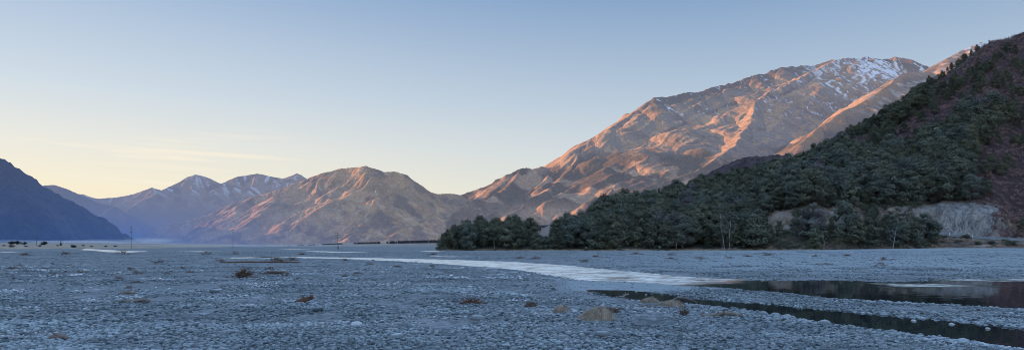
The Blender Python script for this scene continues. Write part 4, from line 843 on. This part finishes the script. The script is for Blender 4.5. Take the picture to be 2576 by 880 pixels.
# ------------------------------------------------------------------ power poles, marker posts
def pole(px, D, h, label, arms):
    x = (px - CX) / F * D; r = empty("power_pole", (x, D, gz(x, D))); g = Geo(); g.tube([(0, 0, -0.5), (0.03 * h / 10, 0, h * 0.5), (0.05 * h / 10, 0, h)], [0.17, 0.14, 0.10], 8); link("pole", g.mesh("pole", M_pole), r)
    for (za, wa) in arms:
        g = Geo(); g.box((0.04, -0.18, h - za), (wa, 0.12, 0.16)); a = link("crossarm", g.mesh("crossarm", M_pole, False), r)
        for s in (-0.46, -0.2, 0.2, 0.46):
            g = Geo(); g.tube([(s * wa, -0.18, h - za + 0.07), (s * wa, -0.18, h - za + 0.2), (s * wa, -0.18, h - za + 0.38)], [0.05, 0.1, 0.06], 6); link("insulator", g.mesh("insulator", M_ins), a)
    return tag(r, label, 'power pole')
pole(92, 640, 15.5, 'leftmost slim power pole on the grass plain', ((1.8, 1.6),))
pole(330, 540, 16.5, 'tallest power pole with several short crossarms above the valley mouth', ((0.5, 1.7), (2.6, 2.0), (4.6, 2.0)))
pole(586, 520, 13.5, 'slim power pole standing below the left flank of the middle hill', ((0.4, 2.0), (2.0, 1.6)))
pole(848, 450, 10.0, 'power pole with wide top crossarm near the bright streams in the middle', ((0.2, 2.6), (1.3, 2.2), (2.4, 2.2)))
x = (851 - CX) / F * 440; g = Geo(); g.tube([(0, 0, -.2), (0, 0, 1.0), (0, 0, 2.0)], [.22, .2, .17], 8); g.tube([(0, 0, 1.95), (0.1, 0, 2.08)], [.14, .05], 8)
tag(link("pole_stub", g.mesh("pole_stub", M_brown), None, (x, 440, gz(x, 440))), 'short dark stub post beside the foot of the middle pole', 'post')
for k, (px, d, lb) in enumerate(((2389, 13.0, 'leftmost white road marker post, before the rock face'), (2423, 13.0, 'white marker post second from the left on the river side'), (2438, 22.2, 'white marker post on the far side of the road below the rock'), (2447, 13.0, 'short white marker post rightmost of the four, above a bush'))):
    y, z = onhill(px, d); zb = float(np.interp(px, [1900, 2365, 2480, 2576], [9.4, 8.3, 6.4, 5.5])); zz = zb - 1.1 if d < 20 else zb; r = empty("marker_post", ((px - CX) / F * y, y, zz)); r.scale = (2.4, 2.0, 1.5)
    g = Geo(); g.box((0, 0, 0.45), (0.11, 0.05, 1.1)); g.box((0, 0, 1.015), (0.09, 0.04, 0.04)); link("post", g.mesh("post", M_white, False), r); g = Geo(); g.box((0, -0.031, 0.8), (0.07, 0.012, 0.10)); link("reflector", g.mesh("reflector", M_red, False), r); tag(r, lb, 'marker post', 'white road marker posts')

# ------------------------------------------------------------------ dark plantation on the far terrace
rng = np.random.default_rng(44); VV = []; TT = []
for i in range(900):
    u = rng.uniform(700, 1180); D = rng.uniform(1380, 1450); x = (u - CX) / F * D; h = np.interp(u, [700, 850, 1000, 1110, 1180], [1.2, 2.2, 4.6, 6.0, 6.0]) * rng.uniform(0.75, 1.15)
    if u < 980 and fbm(np.array([u / 14.]), np.array([0.]), 3, 2)[0] < -0.15: continue
    z = gz(x, D); 
    for k in range(4):
        q = k / 4; V, tn = leaf_quads((x, D, z + h * (q + 0.12)), 9, h * 0.28 * (1.05 - q) + 0.3, h * 0.13 + 0.1, rng, 0.7); VV.append(V); TT.append(tn)
V = np.concatenate(VV); tag(link("conifer_plantation", mesh_np("conifer_plantation", V, np.arange(len(V)).reshape(-1, 4), M_plant, {'tone': np.concatenate(TT)}, False)), 'long dark line of plantation conifers on the far terrace', 'plantation', kind='stuff')

# ------------------------------------------------------------------ stones
def stone_mesh(seed, sub=2):
    import bmesh
    bm = bmesh.new(); bmesh.ops.create_icosphere(bm, subdivisions=sub, radius=1.0); rng = np.random.default_rng(seed); k = rng.normal(size=(5, 3)) * 1.3; ph = rng.uniform(0, 6, 5)
    cuts = [(v / np.linalg.norm(v), rng.uniform(0.62, 0.9)) for v in rng.normal(size=(5, 3))]
    for v in bm.verts:
        p = np.array(v.co)
        for n, c in cuts:
            e = p @ n - c
            if e > 0: p = p - n * e * 0.8
        s = 1 + 0.07 * sum(math.sin(p @ k[i] + ph[i]) for i in range(5)); v.co = Vector(p * s)
    for f in bm.faces: f.smooth = True
    m = bpy.data.meshes.new("stone"); bm.to_mesh(m); bm.free(); return m
ST = [stone_mesh(300 + i) for i in range(8)]
for m in ST: m.materials.append(M_stone)
BO = [m.copy() for m in ST]
for m in BO: m.materials.clear(); m.materials.append(M_boulder)
def scatter(D0, D1, n, smin, smax, seed, us0=-60, us1=2640):
    rng = np.random.default_rng(seed); u = rng.uniform(us0, us1, n); D = np.sqrt(rng.uniform(D0 ** 2, D1 ** 2, n)); x = (u - CX) / F * D
    s = smin + (smax - smin) * rng.uniform(size=n) ** 3.6; sdv = wet_sd(x, D); cl = fbm(x / 3.5, D / 5.0, 120, 3)
    nearw = sst(3.0, 0.2, sdv); keep = (rng.uniform(size=n) > 0.8 * ((u > 1390) & (u < 1740) & (D > 60) & (D < 77))) & ((sdv > -0.15) | ((sdv > -1.2) & (rng.uniform(size=n) < 0.10))) & (rng.uniform(size=n) < 0.56 + 1.0 * cl + 0.3 * nearw) & (D < toe(u) - 2)
    fine = sst(0.0, 1.0, np.where((u > 1400) & (D > 58) & (D < 78), 1.0, 0.0)); s = s * (1 - 0.35 * fine) * (1 + 0.65 * np.clip(cl, -0.7, 1))
    s = np.where((sdv < 1.5) & (sdv > -0.5) & (D < 50), s * 1.25, s)
    x, D, s = x[keep], D[keep], s[keep]; z = ground_z(x, D) + s * 0.10
    return np.stack([x, D, z], 1), s
A = [scatter(21, 36, 90000, 0.020, 0.125, 1), scatter(36, 62, 110000, 0.028, 0.14, 2), scatter(62, 120, 90000, 0.045, 0.14, 3), scatter(120, 300, 40000, 0.07, 0.16, 4)]
PTS = np.concatenate([a[0] for a in A]); SC = np.concatenate([a[1] for a in A])
big = np.argsort(-(SC / PTS[:, 1]) * (PTS[:, 1] < 75) * (np.abs(U(PTS[:, 0], PTS[:, 1]) - CX) < 1300))[:230]; restm = np.ones(len(SC), bool); restm[big] = False
for k, i in enumerate(big):
    o = bpy.data.objects.new("river_stone", ST[k % 8]); COL.objects.link(o); s = SC[i] * 1.35; o.location = PTS[i]; o.scale = (s * RNG.uniform(0.9, 1.35), s * RNG.uniform(0.8, 1.1), s * RNG.uniform(0.5, 0.75)); o.rotation_euler = (RNG.normal(0, .15), RNG.normal(0, .15), RNG.uniform(0, 6.28))
    tag(o, 'larger rounded grey stone lying among the foreground cobbles', 'stone', 'larger stones among the foreground cobbles')
pt = PTS[restm]; sc = SC[restm]; m = bpy.data.meshes.new("gravel_stones"); m.vertices.add(len(pt)); m.vertices.foreach_set('co', np.ascontiguousarray(pt, dtype=np.float32).ravel())
n = len(pt); print('stones', n)
sv = np.stack([sc * RNG.uniform(0.9, 1.4, n), sc * RNG.uniform(0.8, 1.15, n), sc * RNG.uniform(0.55, 0.92, n)], 1).astype(np.float32); rv = np.stack([RNG.normal(0, .18, n), RNG.normal(0, .18, n), RNG.uniform(0, 6.28, n)], 1).astype(np.float32)
a = m.attributes.new('scl', 'FLOAT_VECTOR', 'POINT'); a.data.foreach_set('vector', sv.ravel()); a = m.attributes.new('rot', 'FLOAT_VECTOR', 'POINT'); a.data.foreach_set('vector', rv.ravel())
a = m.attributes.new('idx', 'INT', 'POINT'); a.data.foreach_set('value', RNG.integers(0, 6, n).astype(np.int32)); m.materials.append(M_stone)
ng = bpy.data.node_groups.new("cobble_scatter", 'GeometryNodeTree'); ng.interface.new_socket('Geometry', in_out='INPUT', socket_type='NodeSocketGeometry'); ng.interface.new_socket('Geometry', in_out='OUTPUT', socket_type='NodeSocketGeometry')
N = ng.nodes; L = ng.links; gi = N.new('NodeGroupInput'); go = N.new('NodeGroupOutput'); iop = N.new('GeometryNodeInstanceOnPoints'); g2i = N.new('GeometryNodeGeometryToInstance')
def named(nm, dt): q = N.new('GeometryNodeInputNamedAttribute'); q.data_type = dt; q.inputs['Name'].default_value = nm; return q.outputs['Attribute']
for k in range(6):
    ico = N.new('GeometryNodeMeshIcoSphere'); ico.inputs['Radius'].default_value = 1.0; ico.inputs['Subdivisions'].default_value = 2
    nz = N.new('ShaderNodeTexNoise'); nz.inputs['Scale'].default_value = 0.9; nz.inputs['Detail'].default_value = 1.0; pos = N.new('GeometryNodeInputPosition'); va = N.new('ShaderNodeVectorMath'); va.operation = 'ADD'; va.inputs[1].default_value = (k * 7.3, k * 3.1, k * 5.7); L.new(pos.outputs[0], va.inputs[0]); L.new(va.outputs[0], nz.inputs['Vector'])
    vs = N.new('ShaderNodeVectorMath'); vs.operation = 'SUBTRACT'; vs.inputs[1].default_value = (0.5, 0.5, 0.5); L.new(nz.outputs['Color'], vs.inputs[0]); vm = N.new('ShaderNodeVectorMath'); vm.operation = 'SCALE'; vm.inputs['Scale'].default_value = 1.1; L.new(vs.outputs[0], vm.inputs[0])
    spn = N.new('GeometryNodeSetPosition'); L.new(ico.outputs[0], spn.inputs['Geometry']); L.new(vm.outputs[0], spn.inputs['Offset']); ss = N.new('GeometryNodeSetShadeSmooth'); L.new(spn.outputs[0], ss.inputs[0]); sm = N.new('GeometryNodeSetMaterial'); sm.inputs['Material'].default_value = M_stone; L.new(ss.outputs[0], sm.inputs['Geometry']); L.new(sm.outputs[0], g2i.inputs[0])
L.new(gi.outputs[0], iop.inputs['Points']); L.new(g2i.outputs[0], iop.inputs['Instance']); iop.inputs['Pick Instance'].default_value = True; L.new(named('idx', 'INT'), iop.inputs['Instance Index']); L.new(named('scl', 'FLOAT_VECTOR'), iop.inputs['Scale'])
e2r = N.new('FunctionNodeEulerToRotation'); L.new(named('rot', 'FLOAT_VECTOR'), e2r.inputs[0]); L.new(e2r.outputs[0], iop.inputs['Rotation']); L.new(iop.outputs[0], go.inputs[0])
o = link("gravel", m); md = o.modifiers.new("scatter", 'NODES'); md.node_group = ng; tag(o, 'blue-grey river cobbles covering the gravel flat', 'gravel', kind='stuff')
# boulders along the near edge of the side channel, and a few standing in it
edge = chan([(1760, 771), (1831, 779), (1913, 790), (2031, 808), (2130, 823), (2212, 834), (2294, 846), (2393, 857), (2525, 875), (2600, 885)])
rng = np.random.default_rng(60); seg = np.linalg.norm(np.diff(edge, axis=0), axis=1); cum = np.concatenate([[0], np.cumsum(seg)])
for k in range(40):
    q = rng.uniform(0, cum[-1]); i = min(len(seg) - 1, np.searchsorted(cum, q) - 1) if q > 0 else 0; f_ = (q - cum[i]) / seg[i]; p = edge[i] * (1 - f_) + edge[i + 1] * f_; x = p[0] + rng.normal(0, .3) ; y = p[1] - 0.45 + rng.normal(0, 0.40); s = 0.06 + 0.26 * rng.uniform() ** 2.6
    o = bpy.data.objects.new("boulder", (BO if k % 2 else ST)[k % 8]); COL.objects.link(o); o.location = (x, y, max(gz(x, y), WZ - .05) + s * 0.12); o.scale = (s * rng.uniform(1, 1.35), s, s * rng.uniform(0.65, 0.85)); o.rotation_euler = (rng.normal(0, .15), rng.normal(0, .15), rng.uniform(0, 6.28))
    tag(o, 'pale rounded boulder in the row along the near edge of the dark side channel', 'boulder', 'boulders lining the side channel')
for k, (px, py, s) in enumerate(((2008, 773, .22), (2298, 806, .24), (2395, 815, .2), (2485, 826, .2), (2230, 789, .12), (1640, 735, .3), (1600, 733, .22), (1665, 738, .25), (1625, 741, .22), (1620, 727, .2))):
    D = y2D(py) * 1.02; x = (px - CX) / F * D; o = bpy.data.objects.new("boulder", BO[k % 8]); COL.objects.link(o); s *= 0.5; o.location = (x, float(D), WZ + s * 0.02); o.scale = (s * 1.4, s, s * 0.8); o.rotation_euler = (0, 0, k * 1.3)
    tag(o, 'pale stone standing in the dark water of the side channel', 'boulder', 'stones standing in the side channel')
for px, py, s, lb in ((298, 852 - 90, .3, None), (1000, 846, .27, 'white angular boulder low in the middle foreground'), (800, 782, .3, None), (895, 815, .24, 'pale flat-topped boulder in the left middle foreground'), (540, 735, .34, None), (305, 790, .3, None), (1200, 806, .3, None), (1515, 846, .28, None)):
    D = float(y2D(py)); x = (px - CX) / F * D; o = bpy.data.objects.new("boulder", (BO[1] if lb else ST[3])); COL.objects.link(o); o.location = (x, D, gz(x, D) + s * .2); o.scale = (s * 1.3, s, s * .75); o.rotation_euler = (0, 0.1, px); tag(o, lb or 'large grey boulder set in the gravel of the left flat', 'boulder', None if lb else 'large boulders on the left flat')

# ------------------------------------------------------------------ tussocks and driftwood
def tussock(px, py, L, W, H, label, seed, rz=0.0, n=1500):
    D = float(y2D(py)); x = (px - CX) / F * D; rng = np.random.default_rng(seed); V = []; Fq = []
    r = empty("tussock", (x, D, gz(x, D)), rz); g = Geo(); th = np.linspace(0, 2 * np.pi, 13)[:-1]; vv = [(0, 0, H * 0.8)]
    for q in (0.4, 0.75, 1.0):
        for a in th: vv.append((math.cos(a) * L * .46 * q, math.sin(a) * W * .46 * q, H * 0.8 * (1 - q * q) - 0.05))
    ff = [(0, 1 + j, 1 + (j + 1) % 12, 1 + (j + 1) % 12) for j in range(0)]
    tri = []
    for k in range(2):
        for j in range(12): a0 = 1 + 12 * k + j; a1 = 1 + 12 * k + (j + 1) % 12; tri.append((a0, a0 + 12, a1 + 12, a1))
    for j in range(0, 12, 2): tri.append((0, 1 + j, 2 + j, 1 + (j + 2) % 12))
    g.raw(vv, tri, 0.35); link("core", g.mesh("core", M_straw), r)
    for i in range(n):       # long blades combed over the mound to one side
        a = rng.uniform(0, 6.28); q = math.sqrt(rng.uniform(0, 1)); p = np.array([math.cos(a) * L * .44 * q, math.sin(a) * W * .44 * q, 0]); p[2] = H * 0.85 * (1 - q * q) + rng.uniform(0, 0.06)
        dr = np.array([-0.75 + 0.5 * math.cos(a), -0.25 + 0.9 * math.sin(a) * rng.uniform(.4, 1), 0.35]) + rng.normal(0, 0.22, 3); dr /= np.linalg.norm(dr); Lb = H * rng.uniform(0.7, 1.3); sd_ = np.cross(dr, [0, 0, 1]); sd_ /= np.linalg.norm(sd_) + 1e-9; sd_ *= 0.010 * rng.uniform(.7, 1.6); s0 = len(V)
        for k in range(4):
            tq = k / 3; c = p + dr * Lb * tq + np.array([0, 0, -0.75 * Lb * tq * tq]); c[2] = max(c[2], 0.01); wd = sd_ * (1 - 0.8 * tq); V += [c - wd, c + wd]
        for k in range(3): j = s0 + 2 * k; Fq.append((j, j + 1, j + 3, j + 2))
    tn = np.repeat(np.clip(rng.normal(0.8, 0.3, n), 0.2, 1.4), 8); link("blades", mesh_np("blades", V, Fq, M_straw, {'tone': tn}), r); return tag(r, label, 'tussock')
tussock(1508, 803, 1.75, 1.1, 0.62, 'biggest straw tussock, a combed-over mound in the foreground right of centre', 1, 0.25, 2600)
tussock(1416, 784, 0.85, 0.6, 0.42, 'small round straw tussock left of the biggest one', 2, 0.1, 900)
tussock(1690, 768, 2.0, 0.7, 0.40, 'long low straw tussock by the side channel edge', 3, 0.05, 1600)
tussock(1637, 760, 1.3, 0.6, 0.36, 'frosty brown tussock left of the long low one', 4, -0.1, 900)
def sticks(name, px, py, W, Dp, H, n, label, cat, seed, mat=None, up=0.35, rad=0.018, group=None, rz=0.0, log=None):
    D = float(y2D(py)); x = (px - CX) / F * D; rng = np.random.default_rng(seed); r = empty(name, (x, D, gz(x, D)), rz); g = Geo()
    for i in range(n):
        p = np.array([rng.normal(0, W * .22), rng.normal(0, Dp * .22), 0]); hh = H * math.exp(-(p[0] / (W * .35)) ** 2); a = rng.uniform(0, 6.28); dr = np.array([math.cos(a), math.sin(a) * .7, abs(rng.normal(0, up))]); dr /= np.linalg.norm(dr); Ls = W * rng.uniform(.15, .45); p[2] = rng.uniform(0, hh * .6); b = p + dr * Ls; b[2] = min(max(b[2], 0.02), hh + .1); c = (p + b) / 2 + rng.normal(0, Ls * .1, 3); c[2] = max(c[2], .02); q = rad * rng.uniform(.6, 1.5); g.tube([p, c, b], [q, q * .8, q * .4], 4)
    link("twigs", g.mesh("twigs", mat or M_brown), r)
    if log:
        b = Geo(); b.tube(log[0], log[1], 7); link("log", b.mesh("log", M_drift), r)
    return tag(r, label, cat, group)
def logpiece(px, py, pts, rad, label, mat=None, name='driftwood_log', rz=0.0):
    D = float(y2D(py)); x = (px - CX) / F * D; r = empty(name, (x, D, gz(x, D)), rz); rng = np.random.default_rng(int(px)); g = Geo(); pts = np.array(pts, dtype=float); tt = np.linspace(0, 1, 12); t0 = np.linspace(0, 1, len(pts)); q = np.stack([np.interp(tt, t0, pts[:, k]) for k in range(3)], 1) + rng.normal(0, .02, (12, 3)); rr = np.interp(tt, np.linspace(0, 1, len(rad)), rad) * rng.uniform(.85, 1.15, 12); g.tube(q, rr, 8); link("trunk", g.mesh("trunk", mat or M_drift), r)
    for k in range(3):
        b = Geo(); i = int(rng.integers(2, 10)); e = q[i] + np.array([rng.normal(0, .25), rng.normal(0, .2), rng.uniform(.08, .3)]) * min(1.0, rr.mean() * 8 + .4); b.tube([q[i], (q[i] + e) / 2, e], [rr[i] * .5, rr[i] * .35, rr[i] * .15], 5); link("branch_stub", b.mesh("branch_stub", mat or M_drift), r)
    return tag(r, label, 'driftwood')
logpiece(660, 661, [(-8, 0, .12), (-3, .3, .16), (3, 0, .2), (7.5, -.3, .10)], [.10, .17, .19, .09], 'longest brown driftwood log lying across the left flat', M_brown)
sticks('brush_pile', 614, 698, 2.4, 1.6, 1.35, 150, 'upright brown root mound standing out on the left flat', 'brush pile', 11, up=.9, rad=.03, log=([(.3, -.2, .1), (1.0, -.3, .2), (1.7, -.3, .15)], [.16, .18, .1]))
sticks('brush_pile', 690, 690, 2.8, 1.2, .45, 90, 'low brown brush right of the upright root mound', 'brush pile', 12, log=([(.4, -.3, .2), (1.2, -.2, .3), (1.9, -.2, .12)], [.12, .16, .1]))
sticks('brush_pile', 735, 655, 2.6, 1.5, .9, 90, 'thin upright twigs beside the right end of the longest log', 'brush pile', 13, up=1.0)
sticks('brush_pile', 695, 656, 3.4, 1.5, .8, 90, 'brown twigs behind the longest log', 'brush pile', 14, up=.8)
logpiece(350, 762, [(-1.0, 0, .06), (-.2, .1, .14), (.4, 0, .22), (1.0, -.1, .05)], [.10, .13, .11, .05], 'pale sprawling driftwood piece left of the foreground middle')
logpiece(766, 763, [(-.6, -.1, .05), (-.1, 0, .18), (.55, .1, .42)], [.13, .17, .10], 'dark upright driftwood stump leaning right', M_brown)
sticks('brush_pile', 1184, 764, 1.6, .9, .36, 120, 'flat dark brown twig bundle in the middle foreground', 'brush pile', 15, rad=.022)
sticks('brush_pile', 1338, 770, 1.0, .7, .45, 70, 'reddish brown curled twigs left of the small round tussock', 'brush pile', 16, up=.7, rad=.014)
sticks('brush_pile', 1535, 785, 1.7, .6, .38, 90, 'rust brown twigs behind the biggest tussock', 'brush pile', 17, rad=.014)
sticks('brush_pile', 1553, 745, .6, .3, 1.1, 40, 'wispy upright dry stalks at the tip of the side channel', 'brush pile', 18, up=1.6, rad=.009)
sticks('brush_pile', 1720, 792, .7, .3, .55, 80, 'small reddish twig tuft right of the branch', 'brush pile', 19, up=1.1, rad=.012)
logpiece(1625, 773, [(-1.3, 0, .08), (-.4, .05, .15), (.5, .1, .16), (.9, .05, .26), (1.2, -.1, .14)], [.018, .03, .032, .03, .02], 'thin crooked branch lying between the tussocks', name='driftwood_branch')
logpiece(1722, 757, [(-1.1, 0, .15), (-.5, .1, .5), (.2, 0, .42), (.9, -.1, .12)], [.03, .045, .045, .03], 'arching bare branch over the channel edge at the long tussock', name='driftwood_branch')
logpiece(1826, 797, [(-1.3, 0, .08), (-.7, .1, .10), (-.2, 0, .22), (.4, 0, .2), (.9, -.1, .08)], [.07, .09, .10, .10, .05], 'smooth wavy pale driftwood log near the side channel')
logpiece(1565, 742, [(-.5, 0, .05), (0, 0, .12), (.5, .1, .3)], [.05, .06, .05], 'whitish driftwood stick at the tip of the side channel', M_dead, name='driftwood_branch')
logpiece(148, 854, [(-.4, 0, .06), (0, .05, .2), (.35, 0, .08)], [.08, .13, .06], 'pale gnarled driftwood lump at the lower left')
logpiece(320, 741, [(-.7, 0, .1), (0, .1, .25), (.7, 0, .12)], [.07, .14, .08], 'weathered driftwood hump on the left flat')
deb = [(50, 669), (110, 676), (205, 688), (265, 711), (330, 677), (345, 690), (420, 690), (300, 700), (345, 711), (325, 723), (460, 676), (480, 685), (555, 658), (310, 640), (520, 640), (590, 640), (720, 694), (865, 695), (900, 690), (680, 677), (1000, 672), (1085, 672), (400, 661), (500, 733), (560, 720), (650, 735), (1090, 640), (2080, 667), (2215, 668), (2226, 654), (1835, 650), (1880, 645), (1690, 651), (1760, 652), (1500, 646), (1470, 660), (2050, 644), (2130, 644), (1600, 640), (1690, 642), (1930, 642), (1350, 653), (1310, 650), (60, 642), (165, 640), (140, 690), (30, 676), (760, 640), (930, 665), (870, 655)]
for k, (px, py) in enumerate(deb):
    D = float(y2D(py)); wd = RNG.uniform(0.8, 1.5) * D / 80; dk = k % 3
    sticks('driftwood_clump', px, py, wd, wd * .5, wd * .28 * RNG.uniform(.7, 1.4), 34, ('dark brown driftwood clump scattered on the gravel left of the river' if px < 1250 else 'dark brown driftwood clump scattered on the gravel below the forest'), 'driftwood', 500 + k, M_brown if dk else M_drift, .5, .012 * D / 60, 'driftwood on the left flat' if px < 1250 else 'driftwood on the far gravel')

# ------------------------------------------------------------------ mist over the cold river flat
def mist_mat(name, dens):
    m, t = material(name); v = t.add('ShaderNodeVolumeScatter'); v.inputs['Color'].default_value = (0.92, 0.94, 1.0, 1); v.inputs['Density'].default_value = dens
    o = t.add('ShaderNodeOutputMaterial'); t.l.new(v.outputs[0], o.inputs['Volume']); return m
M_mist = mist_mat("thin_mist", 0.0013)
def mist(px, py, D, rx, ry, rz, label):
    import bmesh
    bm = bmesh.new(); bmesh.ops.create_uvsphere(bm, u_segments=40, v_segments=20, radius=1.0); m = bpy.data.meshes.new("mist")
    for v in bm.verts: v.co.z *= 1 + 0.25 * math.sin(v.co.x * 5 + px)
    for f in bm.faces: f.smooth = True
    bm.to_mesh(m); bm.free(); m.materials.append(M_mist); x, y, z = P(px, py, D); o = link("mist", m, None, (x, y, z)); o.scale = (rx, ry, rz); tag(o, label, 'mist', kind='stuff')
rm = np.random.default_rng(9)
for k in range(7): mist(rm.uniform(190, 330), 608 + rm.uniform(-2, 2), 1150 + 60 * k, rm.uniform(45, 90), 70, rm.uniform(2.0, 4.6), 'thin white mist bank at the foot of the left hill')
for k in range(6): mist(rm.uniform(345, 420), 610 - rm.uniform(0, 9), 1400 + 50 * k, rm.uniform(22, 50), 60, rm.uniform(4, 9), 'rising wisp of mist at the valley mouth')
for k in range(4): mist(20 + 45 * k, 607, 1080 + 40 * k, rm.uniform(40, 70), 60, rm.uniform(1.8, 3.4), 'faint mist along the left plain')
for k in range(4): mist(480 + 110 * k, 617, 850 + 40 * k, rm.uniform(50, 90), 60, rm.uniform(1.2, 2.2), 'faint mist over the far streams')
